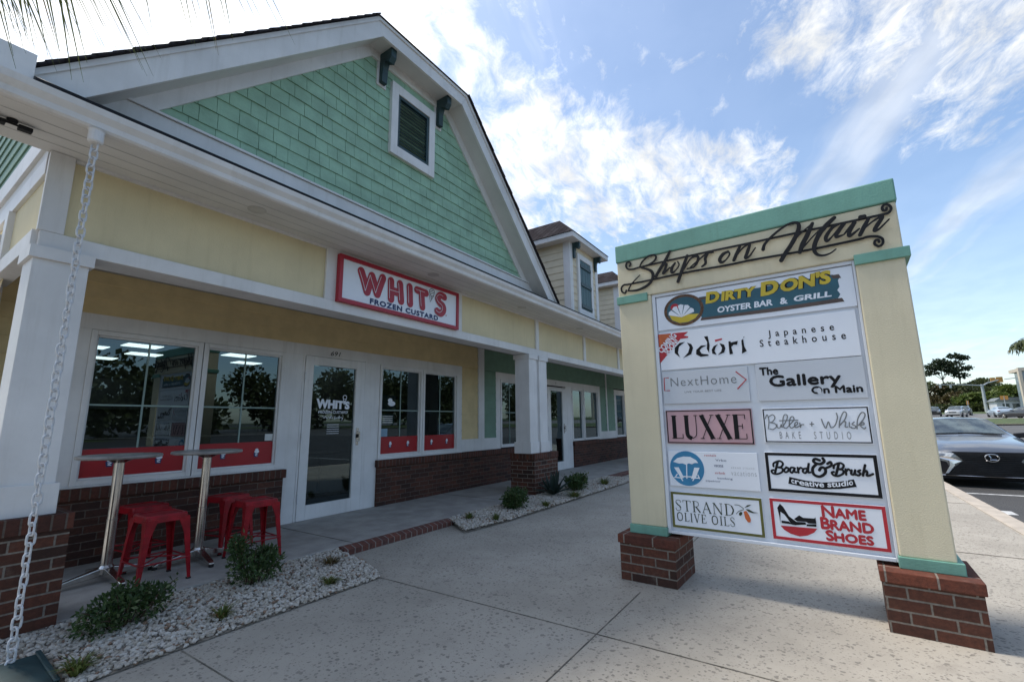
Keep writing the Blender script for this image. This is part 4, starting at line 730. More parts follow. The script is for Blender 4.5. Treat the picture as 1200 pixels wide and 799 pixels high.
def panel(x0, x1, z0, z1, m=None, border=None, bw=.02, inset=0.0, name='tenant_panel'):
    p = dp(name, m or M_panel, (x0, x1, YP, .0495, z0, z1), bevel=.002)
    if border:
        a0, a1, b0, b1 = x0 + inset, x1 - inset, z0 + inset, z1 - inset; y0, y1 = YP - .0015, YP - .0001
        part(p, 'border', MB().box(a0, a0 + bw, y0, y1, b0, b1).box(a1 - bw, a1, y0, y1, b0, b1).box(a0 + bw, a1 - bw, y0, y1, b0, b0 + bw).box(a0 + bw, a1 - bw, y0, y1, b1 - bw, b1), border)
    return p
def art(p, name, m, fn, y=YP - .0015):
    mb = MB(); fn(mb, y); return part(p, name, mb, m)
M_yel = mat('yellow_print', (.62, .46, .03), .5); M_ddteal = mat('teal_print', (.02, .10, .14), .5); M_brown = mat('brown_print', (.09, .06, .05), .6); M_rope = mat('rope_print', (.14, .07, .035), .7, var=.4, vscale=60)
M_orange = mat('orange_print', (.55, .12, .03), .5); M_blue = mat('blue_print', (.03, .22, .42), .5); M_dgr = mat('dark_green_print', (.02, .035, .015), .5); M_lgrey = mat('pale_grey_print', (.40, .42, .45), .5)
# 1 oyster bar
p = panel(-.605, .784, 2.035, 2.328)
art(p, 'printed_plank', M_ddteal, lambda mb, y: flat(mb, T['dd_board'], y))
def f(mb, y):
    flat(mb, T['dd_brown'], y - .0004); flat(mb, T['dd_brown2'], y - .0006); flat(mb, T['dd_brown3'], y - .0008)
art(p, 'printed_edge', M_brown, f)
cx, cz = -.381, 2.188
art(p, 'printed_rope_ring', M_rope, lambda mb, y: flat(mb, ell(cx, cz, .163, .135), y - .0012))
art(p, 'printed_roundel', M_ddteal, lambda mb, y: flat(mb, ell(cx, cz, .138, .112), y - .0016))
def f(mb, y):
    flat(mb, [(cx - .12, cz - .03), (cx + .12, cz - .05), (cx + .09, cz - .085), (cx + .03, cz - .108), (cx - .04, cz - .108), (cx - .1, cz - .075)], y - .002)
art(p, 'printed_sand', M_yel, f)
def f(mb, y):
    for k in range(5): a_ = math.radians(30 + 30 * k); flat(mb, [(cx - .02, cz - .06), (cx - .02 + .11 * math.cos(a_ - .22), cz - .06 + .105 * math.sin(a_ - .22)), (cx - .02 + .118 * math.cos(a_), cz - .06 + .112 * math.sin(a_)), (cx - .02 + .11 * math.cos(a_ + .22), cz - .06 + .105 * math.sin(a_ + .22))], y - .0024 - .0003 * k)
art(p, 'printed_shell', M_panel, f)
art(p, 'printed_sun', M_red, lambda mb, y: flat(mb, ell(cx - .07, cz + .035, .035, .03, 20), y - .0022))
d4 = T['dd_t4']
def ddt(mb, y, b):
    (a, bb, c) = d4[0]; text(mb, 'DIRTY', a[0], a[1] + .012, bb[0], c[1] - .008, y, bold=b, shear=.12, z0r=bb[1], z1r=bb[1] + .095, small=.82)
    (a, bb, c) = d4[1]; text(mb, "DON'S", a[0], a[1] + .005, bb[0], c[1] - .006, y, bold=b, shear=.1, z0r=bb[1] + .01, z1r=bb[1] + .125, small=.85)
art(p, 'lettering_outline', M_blackp, lambda mb, y: ddt(mb, y - .0006, .085), YP - .0025)
art(p, 'lettering', M_yel, lambda mb, y: ddt(mb, y - .0014, .05), YP - .0025)
for s_, k, sh in (('OYSTER BAR', 2, .1), ('&', 3, 0), ('GRILL', 4, .1)):
    a, bb, c = d4[k]; art(p, 'lettering', M_panel, lambda mb, y: text(mb, s_, a[0], a[1], bb[0], c[1], y - .001, bold=.035, shear=sh))
# 2 steakhouse
p = panel(-.605, .765, 1.69, 2.010)
def f(mb, y):
    for k, g in enumerate(T['odori']): flat(mb, g, y - .0001 * k)
art(p, 'lettering', M_blackp, f)
for s_, (a, bb, c) in zip(('Japanese', 'Steakhouse'), T['jp']): art(p, 'lettering', M_blackp, lambda mb, y: text(mb, s_, a[0], (a[1] + bb[1]) / 2 - (.012 if s_[0] == 'J' else 0), bb[0], c[1], y, bold=.012, space=1.9))
art(p, 'macron', M_red, lambda mb, y: flat(mb, T['odori_bar'], y))
art(p, 'corner_flash', M_red, lambda mb, y: flat(mb, T['coming_tri'], y))
art(p, 'flash_disc', M_orange, lambda mb, y: flat(mb, T['coming_or'], y - .0006))
def f(mb, y):
    for s_, (a, b) in zip(('COMING', 'SOON!'), T['coming_txt']):
        V, Fc = text_mesh(s_, .03); L = math.hypot(b[0] - a[0], b[1] - a[1]); dx, dz = (b[0] - a[0]) / L, (b[1] - a[1]) / L; mx = max(v[0] for v in V); s0 = L / mx; h = .052 if s_ == 'COMING' else .046; mz = max(v[1] for v in V)
        mb.add([(a[0] + dx * v[0] * s0 - dz * (v[1] / mz * h - .012), y - .0012, a[1] + dz * v[0] * s0 + dx * (v[1] / mz * h - .012)) for v in V], Fc)
art(p, 'flash_lettering', M_panel, f)
# 3 estate agent
p = panel(-.60, .057, 1.405, 1.672, M_signgrey)
art(p, 'bracket_mark', M_red, lambda mb, y: (ribbon(mb, T['nh_br'], .0075, y, sm=False, caps=False), ribbon(mb, T['nh_ch'], .0085, y, sm=False, caps=False)))
a, b = T['nh_txt']; a2, b2 = T['nh_sub']
art(p, 'lettering', M_grey, lambda mb, y: text(mb, 'NextHome', a[0], a[1] + .003, b[0], a[1] + .075, y, bold=-.008, space=1.15)); art(p, 'lettering', M_grey, lambda mb, y: text(mb, 'LIVE YOUR BEST LIFE', a2[0], a2[1], b2[0], a2[1] + .014, y))
# 4 gallery
p = panel(.113, .768, 1.403, 1.683, M_signgrey)
for s_, (a, bb, c) in zip(('The', 'Gallery', 'On Main'), T['gal']): art(p, 'lettering', M_blackp, lambda mb, y: text(mb, s_, a[0], a[1] - (.022 if s_ == 'Gallery' else 0), bb[0] - .006, c[1] + (.006 if s_ != 'Gallery' else .004), y, fat=.008 if s_ == 'Gallery' else .006))
def f(mb, y):
    for x, z in ((.222, 1.545), (.47, 1.462)): flat(mb, ell(x + .028, z, .013, .022, 16), y - .0008)
art(p, 'letter_counter', M_signgrey, f)
# 5 pink
p = panel(-.594, .055, 1.083, 1.353, M_pink, M_blackp, .008, .004)
art(p, 'lettering', M_blackp, lambda mb, y: serif(mb, 'LUXXE', -.552, 1.122, .012, 1.310, y, thick=.17, thin=.03, track=.05))
art(p, 'small_lettering', M_red, lambda mb, y: text(mb, 'SALON & BOUTIQUE', -.17, 1.089, -.045, 1.098, y))
# 6 bake studio
p = panel(.124, .762, 1.098, 1.350, None, M_blackp, .0075, .006)
def f(mb, y):
    for k, (w_, q) in enumerate(T['whisk']): ribbon(mb, q, w_, y - .0003 * k)
art(p, 'script_lettering', M_grey, f)
a, bb, c = T['bake']; art(p, 'lettering', M_grey, lambda mb, y: text(mb, 'BAKE  STUDIO', a[0], a[1], bb[0], c[1], y, bold=-.005, space=2.2))
# 7 vacations
p = panel(-.597, .062, .747, 1.022)
vx, vz = -.455, .889
art(p, 'roundel', M_blue, lambda mb, y: flat(mb, ell(vx, vz, .133, .135, 48), y))
def f(mb, y):
    flat(mb, T['vc_umb'], y - .0006)
    for k, q in enumerate(T['vc_ch']): flat(mb, q, y - .0008 - .0002 * k)
    for k, q in enumerate(T['vc_ln']): ribbon(mb, q, .008, y - .0012 - .0001 * k, sm=False)
art(p, 'printed_beach_chairs', M_panel, f)
def f(mb, y, ks, ws):
    for k, s_ in zip(ks, ws): a, b = T['vc_tx'][k]; text(mb, s_, a[0], a[1], b[0], a[1] + .017, y)
art(p, 'small_lettering', M_navy, lambda mb, y: f(mb, y, (1, 2, 4, 5), ('Vrbo', 'vacasa', 'booking', 'tripadvisor')))
art(p, 'small_lettering', M_red, lambda mb, y: f(mb, y, (0, 3), ('rentals', 'airbnb')))
art(p, 'lettering', M_lgrey, lambda mb, y: text(mb, 'GRAND STRAND', -.126, .902, .036, .915, y, space=1.6)); art(p, 'lettering', M_lgrey, lambda mb, y: text(mb, 'vacations', -.128, .852, .045, .888, y, bold=-.01, space=1.2))
# 8 creative studio
p = panel(.110, .767, .753, 1.032, None, M_blackp, .020, .003)
def f(mb, y):
    for k, (w_, q) in enumerate(T['board']): ribbon(mb, q, w_ * 1.12, y - .0002 * k)
    flat(mb, T['banner'], y)
art(p, 'lettering', M_blackp, f)
def f(mb, y):
    P_ = smooth_pts([(q[0], q[1], 0) for q in T['bannertext']], None, 16)
    V, Fc = text_mesh('creative studio', .02); mx = max(v[0] for v in V); mz = max(v[1] for v in V); h = .037
    vs = []
    for v in V:
        t = v[0] / mx * (len(P_) - 1); i = min(int(t), len(P_) - 2); q = P_[i].lerp(P_[i + 1], t - i); vs.append((q.x, y - .0015, q.y + v[1] / mz * h + .004))
    mb.add(vs, Fc)
art(p, 'banner_lettering', M_panel, f)
# 9 olive oils
p = panel(-.60, .062, .425, .702, None, M_olive, .018, .002)
art(p, 'lettering', M_dgr, lambda mb, y: serif(mb, 'STRAND', -.568, .557, -.130, .640, y, .11, .045, .12)); art(p, 'lettering', M_dgr, lambda mb, y: serif(mb, 'OLIVE OILS', -.562, .480, -.132, .545, y, .11, .05, .14))
def f(mb, y):
    for k, q in enumerate(T['ol_leaf']): flat(mb, q, y - .0003 * k)
    for q in T['ol_branch']: ribbon(mb, q, .004, y)
    flat(mb, T['ol_gr'], y - .001)
art(p, 'printed_olive_branch', M_dgr, f)
art(p, 'printed_olive', M_orange, lambda mb, y: flat(mb, T['ol_or'], y - .0016))
# 10 shoes
p = panel(.110, .771, .428, .709, None, M_red, .020, .002)
for s_, (a, b, c) in zip(('NAME', 'BRAND', 'SHOES'), T['shoes_txt2']): art(p, 'lettering', M_red, lambda mb, y: text(mb, s_, a[0], a[1], b[0] - .007, c[1], y, small=.82, fat=.008))
art(p, 'printed_bowl', M_red, lambda mb, y: flat(mb, T['bowl'], y))
def f(mb, y):
    for k, n_ in enumerate(('heel', 'oxf1', 'oxf2', 'oxf3')): flat(mb, T[n_], y - .0004 * (k + 1))
art(p, 'printed_shoes', M_blackp, f)
# wrought script over the header
mb = MB()
for k, (w_, q) in enumerate(T['shops']): ribbon(mb, q, [v * .74 for v in w_] if isinstance(w_, list) else w_ * .85, -.022 - .0009 * k, depth=.007, n=7)
part(DS, 'script_lettering', mb, M_black)
# ================================================================ SHOP SIGN ON THE FASCIA
M_wine = mat('wine_red_acrylic', (.36, .010, .028), .4, var=.05)
SS = thing('shop_sign', 'white frozen custard shop sign with bubbly red lettering and red frame on the porch fascia', 'sign', (3.84, 4.15, 2.57))
x0, x1, z0, z1 = 2.862, 4.822, 2.567, 3.098; bwid = .045
wpart(SS, 'sign_panel', MB().box(x0 + bwid, x1 - bwid, 4.152, 4.19, z0 + bwid, z1 - bwid), M_panel)
wpart(SS, 'frame', MB().box(x0, x0 + bwid, 4.135, 4.192, z0, z1).box(x1 - bwid, x1, 4.135, 4.192, z0, z1).box(x0 + bwid, x1 - bwid, 4.135, 4.192, z0, z0 + bwid).box(x0 + bwid, x1 - bwid, 4.135, 4.192, z1 - bwid, z1), M_wine, bevel=.003)
def f(name, m, w_, y):
    mb = MB()
    for k, q in enumerate(T['whits']): ribbon(mb, q, w_, y - .0004 * k, depth=.002)
    return wpart(SS, name, mb, m)
f('lettering', M_wine, .098, 4.147)
for k, q in enumerate(T['whits']):
    mb = MB()
    off = [(a[0] - .031, a[1] + .004) for a in q]; ribbon(mb, off, .005, 4.140 - .0002 * k)
    wpart(SS, 'letter_highlight', mb, M_panel)
mb = MB()
for k, q in enumerate(T['cone']): ribbon(mb, q, .010, 4.149 - .0004 * k, sm=(k == 0))
wpart(SS, 'cone_emblem', mb, M_grey)
mb = MB(); text(mb, 'FROZEN CUSTARD', T['frozen'][0][0], 2.628, T['frozen'][1][0], 2.690, 4.150, bold=.02, space=1.15, fat=.006); wpart(SS, 'small_lettering', mb, M_navy)
q = T['whitsdot']; mb = MB(); flat(mb, ell(q[0], q[1], .01, .01, 12), 4.149); wpart(SS, 'registered_mark', mb, M_red)
# ================================================================ RAIN CHAIN, SPLASH BLOCK, FLOODLIGHT
RC = thing('rain_chain', 'white rain chain of oval links hanging from the gutter beside the corner post', 'rain chain', (.715, 3.675, 0))
part(RC, 'outlet', MB().lathe([(.032, 3.06), (.04, 3.07), (.04, 3.14), (.045, 3.148)], (0, 0), 16), M_white, smooth=False)
def link_mesh():
    pts = []; L, wd = .034, .019
    for k in range(17):
        a = 2 * math.pi * k / 16; pts.append((wd * math.cos(a), 0, (L - wd) * (1 if math.sin(a) > 0 else -1) * (1 if abs(math.sin(a)) > 1e-6 else 0) + wd * math.sin(a)))
    return MB().tube(pts, .0058, 6, caps=False)
lk = part(RC, 'link', link_mesh(), M_galv, smooth=True)
n_links = 58
for i in range(n_links):
    o = lk if i == 0 else lk.copy()
    if i: COL.objects.link(o); o.parent = RC
    o.location = (.002 * math.sin(i * 1.7), .002 * math.cos(i * 1.3), .045 + i * .0525); o.rotation_euler = (0, 0, (math.pi / 2 if i % 2 else 0) + math.radians(random.uniform(-16, 16) + 25))
sb = MB().prism([(3.30, .01), (3.30, .03), (3.70, .065), (3.70, .01)], 'x', .52, .835); o = mkobj('splash_block', sb, M_dkgreen, bevel=.008)
tag(o, 'dark green splash block on the white gravel below the rain chain', 'splash block')
for xa, xb in ((.52, .545), (.81, .835)): part(o, 'raised_rim', MB().prism([(3.30, .031), (3.30, .045), (3.70, .08), (3.70, .066)], 'x', xa, xb), M_dkgreen, bevel=.006)
FL = thing('flood_light', 'black twin flood light fixed under the porch eave beside the left corner', 'light', (.385, 3.95, 3.148)); FL.scale = (.58, .58, .58)
part(FL, 'mount', MB().lathe([(.035, -.03), (.045, -.02), (.045, 0)], (0, 0), 14), M_black); part(FL, 'arm', MB().tube([(-.10, 0, -.045), (.10, 0, -.045)], .012), M_black)
for s_ in (-1, 1): part(FL, 'lamp_head', MB().box(s_ * .10 - .055, s_ * .10 + .055, -.05, .03, -.085, -.04), M_black, bevel=.006)
# ================================================================ BAR TABLES AND STOOLS
def bar_table(label, loc, rz):
    t = thing('bar_table', label, 'table', loc, rz, 'tall round bar tables on the porch')
    part(t, 'table_top', MB().lathe([(.265, .945), (.282, .95), (.285, .962), (.28, .972), (.268, .975)], (0, 0), 40), mat('table_top_laminate', (.30, .28, .26), .3, var=.25, vscale=9))
    part(t, 'top_plate', MB().lathe([(.04, .91), (.09, .935), (.11, .944)], (0, 0), 20), M_steel)
    part(t, 'pole', MB().lathe([(.038, .09), (.038, .46), (.0385, .462), (.0385, .466), (.036, .468), (.036, .92)], (0, 0), 24), M_steel, smooth=False)
    part(t, 'hub', MB().lathe([(.05, .05), (.055, .06), (.055, .10), (.042, .12)], (0, 0), 20), M_steel)
    for k in range(4):
        f_ = MB(); a = k * math.pi / 2
        q = [(.04, -.032), (.30, -.022), (.33, -.018), (.33, .018), (.30, .022), (.04, .032)]
        top = [(x, y, .105 if x < .1 else (.05 if x < .31 else .035)) for x, y in q]; bot = [(x, y, .045 if x < .1 else .02) for x, y in q]
        vs = [(x * math.cos(a) - y * math.sin(a), x * math.sin(a) + y * math.cos(a), z) for x, y, z in top + bot]
        f_.add(vs, [tuple(range(6)), tuple(range(11, 5, -1))] + [(i, i + 6, (i + 1) % 6 + 6, (i + 1) % 6) for i in range(6)])
        ft = part(t, 'foot', f_, M_steel, bevel=.006)
        part(ft, 'glide', MB().lathe([(.02, 0), (.02, .019)], (.315 * math.cos(a), .315 * math.sin(a)), 12), M_rub)
    return t
bar_table('tall round topped bar table with steel pole standing nearest the corner post', (1.41, 4.88, .075), math.radians(4))
bar_table('tall round topped bar table with steel pole standing nearer the glass door', (2.05, 4.84, .075), math.radians(-3))
HS = .515
def stool_mesh():
    t = thing('bar_stool', 'x', 'stool', (0, 0, 0), 0, 'red metal stools on the porch')
    h = .138
    s = MB()
    def rr(h_, r, z, n=4):
        pts = []
        for cx_, cy_, a0 in ((h_ - r, h_ - r, 0), (-h_ + r, h_ - r, 90), (-h_ + r, -h_ + r, 180), (h_ - r, -h_ + r, 270)):
            for k in range(n + 1): a = math.radians(a0 + 90 * k / n); pts.append((cx_ + r * math.cos(a), cy_ + r * math.sin(a), z))
        return pts
    rings = [rr(h + .012, .035, HS - .055), rr(h + .006, .035, HS - .01), rr(h, .033, HS), rr(h - .02, .03, HS), rr(h - .026, .028, HS - .006), rr(.02, .015, HS - .007)]
    n = len(rings[0]); s.v = [p for r in rings for p in r]
    for i in range(len(rings) - 1):
        for k in range(n): s.f.append((i * n + k, i * n + (k + 1) % n, (i + 1) * n + (k + 1) % n, (i + 1) * n + k))
    s.f.append(tuple((len(rings) - 1) * n + k for k in range(n)))
    part(t, 'seat', s, M_redm, smooth=False)
    for sx in (-1, 1):
        for sy_ in (-1, 1):
            l = MB(); zt = HS - .03; top = h + .011; bot = h + .045; wt, wb = .082, .022; th = .006
            C_ = lambda o, z: (sx * o, sy_ * o, z)
            def plate(dx, dy):
                ds = [(top, zt, wt), (top + (bot - top) * .25, zt - .12, .045), (bot, .004, wb)]
                vs = []
                for o, z, w_ in ds:
                    vs += [(sx * o, sy_ * o, z), (sx * (o - dx * w_), sy_ * (o - dy * w_), z), (sx * (o - dx * w_ - dy * th), sy_ * (o - dy * w_ - dx * th), z), (sx * (o - dy * th - dx * th), sy_ * (o - dx * th - dy * th), z)]
                fs = []
                for i in range(2):
                    for k in range(4): a, b = i * 4 + k, i * 4 + (k + 1) % 4; fs.append((a, b, b + 4, a + 4))
                fs += [(0, 1, 2, 3), (11, 10, 9, 8)]
                l.add(vs, fs)
            plate(1, 0); plate(0, 1)
            lg = part(t, 'leg', l, M_redm)
            part(lg, 'foot_cap', MB().box(sx * (bot - .024), sx * (bot + .003), sy_ * (bot - .024), sy_ * (bot + .003), 0, .012), M_rub)
    o = h + .034
    st = MB().tube([(-o + .01, -o + .01, .17), (o - .01, o - .01, .175)], .006, 6).tube([(-o + .01, o - .01, .185), (o - .01, -o + .01, .18)], .006, 6)
    for a, b in (((-o, -o), (o, -o)), ((o, -o), (o, o)), ((o, o), (-o, o)), ((-o, o), (-o, -o))): st.tube([(a[0] * .99, a[1] * .99, .168), (b[0] * .99, b[1] * .99, .168)], .006, 6)
    part(t, 'stretcher', st, M_redm)
    return t
st0 = stool_mesh()
for i, (loc, rz, lab) in enumerate((((1.62, 4.53, .075), 2, 'red metal stool in front, between the two tall tables and nearest the gravel'), ((1.70, 5.14, .075), 8, 'red metal stool half hidden behind the front stool, close to the brick base'),
      ((2.37, 5.06, .075), 14, 'red metal stool against the brick base behind the table nearer the door'), ((2.38, 4.53, .075), -4, 'red metal stool to the right of both tables, in front of another stool'))):
    o = st0 if i == 0 else copy_tree(st0); o.location = loc; o.rotation_euler = (0, 0, math.radians(rz)); o['label'] = lab
# ================================================================ GRAVEL AND PLANTS
M_soil = mat('bed_sand', (.30, .26, .21), .95, var=.3, vscale=25)
def bed_z(x, y): return .008 + max(0, (y - 3.3)) * (.05 if x < 4 else .06)
REG1 = [(-1.0, 3.225), (2.80, 3.225), (2.93, 3.60), (3.0, 4.135), (-1.0, 4.135)]
REG2 = [(4.66, 4.135), (4.36, 3.62), (5.2, 3.53), (10.0, 3.50), (10.0, 3.9), (9.85, 4.135)]
def inside(p, poly):
    c = False; n = len(poly)
    for i in range(n):
        a, b = poly[i], poly[i - 1]
        if (a[1] > p[1]) != (b[1] > p[1]) and p[0] < (b[0] - a[0]) * (p[1] - a[1]) / (b[1] - a[1]) + a[0]: c = not c
    return c
for rg in (REG1, REG2):
    mb = MB(); n = len(rg); mb.v = [(p[0], p[1], .006 + (bed_z(p[0], p[1]) if p[1] > 3.8 else 0)) for p in rg]; mb.f = [tuple(range(n))]; struct(mkobj('planting_bed', mb, M_soil, recalc=False))
ICO = bmesh.new(); bmesh.ops.create_icosphere(ICO, subdivisions=1, radius=1); IV = [v.co.copy() for v in ICO.verts]; IF = [tuple(v.index for v in f.verts) for f in ICO.faces]; ICO.free()
M_stone = leaf_mat('white_pebble', (.50, .44, .36), (.74, .70, .64), (.33, .22, .15)); 
def gravel(rg, n, smin, smax):
    xs_ = [p[0] for p in rg]; ys_ = [p[1] for p in rg]; mb = MB(); k = 0
    while k < n:
        x, y = random.uniform(min(xs_), max(xs_)), random.uniform(min(ys_), max(ys_))
        if x < .35 and rg is REG1: 
            if random.random() < .7: k += 1; continue
        spill = random.random() < .02
        if rg is REG1 and .5 < x < .86 and y < 3.72: k += 1; continue
        if not inside((x, y - (.05 if spill else 0)), rg) and not inside((x, y), rg): continue
        s = random.uniform(smin, smax); a = random.uniform(0, 6.28); ca, sa = math.cos(a), math.sin(a); sx, sy_, sz = s * random.uniform(.8, 1.35), s * random.uniform(.6, 1), s * random.uniform(.5, .8)
        z = bed_z(x, y) + sz * .6 + random.random() * .012; tl = random.uniform(-.5, .5)
        vs = []
        for v in IV:
            j = random.uniform(.78, 1.15); px, py, pz = v.x * sx * j, v.y * sy_ * j, v.z * sz * j
            pz2 = pz * math.cos(tl) + px * math.sin(tl); px2 = px * math.cos(tl) - pz * math.sin(tl)
            vs.append((x + px2 * ca - py * sa, y + px2 * sa + py * ca, z + pz2))
        mb.add(vs, IF); k += 1
    o = mkobj('gravel', mb, M_stone, uv=False, recalc=False); struct(o, 'stuff'); return o
gravel(REG1, 11500, .008, .019); gravel(REG2, 10500, .009, .020)
M_leaf = leaf_mat('shrub_leaf', (.028, .060, .016), (.075, .125, .034), (.17, .20, .09)); M_tuft = leaf_mat('tuft_leaf', (.07, .10, .02), (.16, .19, .045), (.22, .12, .05)); M_twig = mat('twig_bark', (.08, .05, .03), .9)
M_agave = leaf_mat('agave_leaf', (.02, .04, .032), (.035, .062, .05))
def leaves(mb, centers, n, size, asp=.5, up=.3):
    for _ in range(n):
        c, r = random.choice(centers); d = Vector((random.gauss(0, 1), random.gauss(0, 1), random.gauss(0, 1))).normalized() * (random.random() ** .45)
        p = Vector(c) + Vector((d.x * r[0], d.y * r[1], d.z * r[2]))
        if p.z < .004: p.z = .004 + random.random() * .02
        t = (d + Vector((random.gauss(0, .7), random.gauss(0, .7), random.gauss(up, .7)))).normalized(); b = t.cross(Vector((random.gauss(0, 1), random.gauss(0, 1), random.gauss(0, 1)))).normalized()
        s = size * random.uniform(.6, 1.3); w_ = s * asp * .5; nrm = t.cross(b) * s * .12
        mb.add([p, p + t * s * .5 + b * w_ + nrm, p + t * s, p + t * s * .5 - b * w_ + nrm], [(0, 1, 2, 3)])
def shrub(label, loc, clumps, n, size, m=M_leaf, cat='shrub', name='shrub', group=None):
    t = thing(name, label, cat, loc, 0, group)
    mb = MB(); leaves(mb, clumps, n, size)
    # loose shoots standing out of the outline
    tw = MB()
    for _ in range(max(8, n // 70)):
        c, r = random.choice(clumps); a = random.uniform(0, 6.28); q = Vector(c) + Vector((math.cos(a) * r[0] * 1.05, math.sin(a) * r[1] * 1.05, r[2] * random.uniform(.3, 1.25)))
        base = Vector((q.x * .25, q.y * .25, .0)); mid = base.lerp(q, .55) + Vector((0, 0, .03)); tw.tube([base, mid, q], [.005, .0035, .0015], 5, caps=False)
        for k in range(7):
            pp = mid.lerp(q, k / 6); leaves(mb, [(pp, (.02, .02, .02))], 2, size)
    part(t, 'foliage', mb, m, uv=False, recalc=False); part(t, 'stem', tw, M_twig, uv=False)
    return t
shrub('low spreading dark green shrub on the gravel between the corner pier and the front stool', (1.22, 3.80, .03), [((0, 0, .10), (.22, .16, .09)), ((-.13, -.04, .08), (.14, .12, .07)), ((.15, .05, .12), (.13, .12, .09)), ((.04, .06, .17), (.1, .1, .08)), ((-.05, .02, .15), (.12, .1, .07))], 1350, .036)
shrub('bushy dark green shrub with upright shoots on the gravel before the right stool', (2.05, 3.86, .03), [((0, 0, .12), (.17, .15, .10)), ((-.09, .02, .20), (.09, .09, .13)), ((.11, -.02, .15), (.11, .10, .10)), ((-.12, .05, .31), (.05, .05, .09)), ((.13, .06, .20), (.06, .06, .07))], 1350, .038)
shrub('round dark green shrub on the gravel just left of the twin post pier', (5.75, 3.84, .03), [((0, 0, .14), (.21, .19, .13)), ((.1, .03, .18), (.13, .12, .1)), ((-.1, -.03, .14), (.13, .12, .1))], 2000, .042)
shrub('dark green shrub on the gravel between the agave and the far brick step', (7.75, 3.84, .03), [((0, 0, .14), (.24, .2, .12)), ((.18, .02, .18), (.16, .14, .11)), ((-.12, 0, .17), (.14, .12, .1))], 1700, .046)
def tuft(label, loc, h, r, n=70, m=M_tuft):
    t = MB()
    for _ in range(n):
        a = random.uniform(0, 6.28); q = random.random() ** .6; d = Vector((math.cos(a), math.sin(a), 0)); b = d * r * .25 * random.random(); L = h * random.uniform(.6, 1.15)
        p1 = b + d * r * q * .45 + Vector((0, 0, L * .7)); p2 = b + d * r * q * random.uniform(.9, 1.3) + Vector((0, 0, L * random.uniform(.55, 1))); s = Vector((-d.y, d.x, 0)) * .005
        t.add([b - s, b + s, p1 + s * .8, p1 - s * .8, p2], [(0, 1, 2, 3), (3, 2, 4)])
    o = mkobj('grass_tuft', t, m, uv=False, recalc=False); o.location = loc; tag(o, label, 'plant', 'small grassy tufts in the gravel'); return o
tuft('yellow green grassy tuft on the gravel beside the dark green splash block', (.90, 3.33, .02), .09, .10, 110)
tuft('grassy tuft on the gravel midway between the two shrubs below the stools', (1.63, 3.42, .02), .09, .09, 90)
tuft('brownish grassy tuft near the right end of the gravel by the porch edge', (2.70, 3.80, .03), .08, .13, 100, leaf_mat('brown_tuft_leaf', (.10, .10, .03), (.20, .12, .06)))
tuft('small green grassy tuft near the front right corner of the first gravel bed', (2.42, 3.40, .02), .06, .10, 90)
tuft('grassy tuft at the left tip of the gravel bed beyond the brick step', (4.80, 3.92, .03), .12, .10, 80)
tuft('grassy tuft on the gravel edge in front of the round shrub', (4.98, 3.62, .02), .12, .09, 80)
tuft('small grassy tuft on the gravel below the twin post pier', (6.15, 3.56, .02), .11, .12, 80)
tuft('pale grassy tuft at the foot of the agave', (7.15, 3.58, .02), .12, .22, 130); tuft('green grassy tuft near the far end of the gravel bed', (8.75, 3.72, .02), .16, .2, 120)
ag = MB()
for k in range(17):
    a = 2.4 * k + random.uniform(-.2, .2); el_ = math.radians(25 + 55 * (k / 16)); L = .42 * random.uniform(.85, 1.1); d = Vector((math.cos(a) * math.cos(el_), math.sin(a) * math.cos(el_), math.sin(el_))); s = Vector((-math.sin(a), math.cos(a), 0)); n_ = d.cross(s)
    pr = [(0, .02), (.25, .042), (.55, .04), (.8, .022), (1, .001)]; vs = []
    for q, w_ in pr:
        c = d * L * q + Vector((0, 0, .05 - .12 * q * q * math.cos(el_))); vs += [c + s * w_ + n_ * w_ * -.35, c, c - s * w_ + n_ * w_ * -.35]
    ag.add(vs, [(i * 3 + j, i * 3 + j + 1, i * 3 + j + 4, i * 3 + j + 3) for i in range(4) for j in range(2)])
o = mkobj('agave', ag, M_agave, uv=False, recalc=False); o.location = (7.0, 3.90, .03); tag(o, 'spiky blue green agave on the gravel in front of the twin post pier', 'plant')
o.modifiers.new('solid', 'SOLIDIFY').thickness = .008
# ================================================================ CARS
M_carglass = mat('car_glass', (.10, .12, .11), .04, var=.5, vscale=3, spec=.9, coat=.6)  # pale green base and mottling stand in for clouds reflected in the glass
M_lampc = mat('lamp_lens', (.55, .58, .60), .12, var=.2, vscale=30, coat=1.0); M_tail = mat('tail_lens', (.25, .01, .012), .2); M_chrome = mat('chrome', (.75, .75, .76), .12, metal=1.0, var=.05)
def car_paint(name, c, metal=.55): return mat(name, c, .28, metal=metal, var=.04, vscale=2, coat=1.0)
SEDAN = [(0.0, (.70, .24), (.80, .46), (.74, .63), (.5, .69), .71), (.10, (.82, .2), (.90, .46), (.85, .67), (.62, .75), .775), (.45, (.88, .2), (.94, .5), (.89, .755), (.62, .84), .87), (1.4, (.9, .2), (.95, .55), (.9, .85), (.68, .93), .965),
         (1.72, (.9, .2), (.95, .6), (.915, .90), (.76, .955), .985), (2.5, (.9, .2), (.95, .6), (.90, .93), (.60, 1.325), 1.365), (3.2, (.9, .2), (.95, .6), (.90, .94), (.62, 1.355), 1.40), (3.9, (.9, .2), (.95, .6), (.89, .95), (.58, 1.28), 1.32), (4.5, (.88, .22), (.93, .6), (.86, .96), (.62, 1.03), 1.05), (4.95, (.8, .28), (.86, .56), (.80, .86), (.6, .95), .965)]
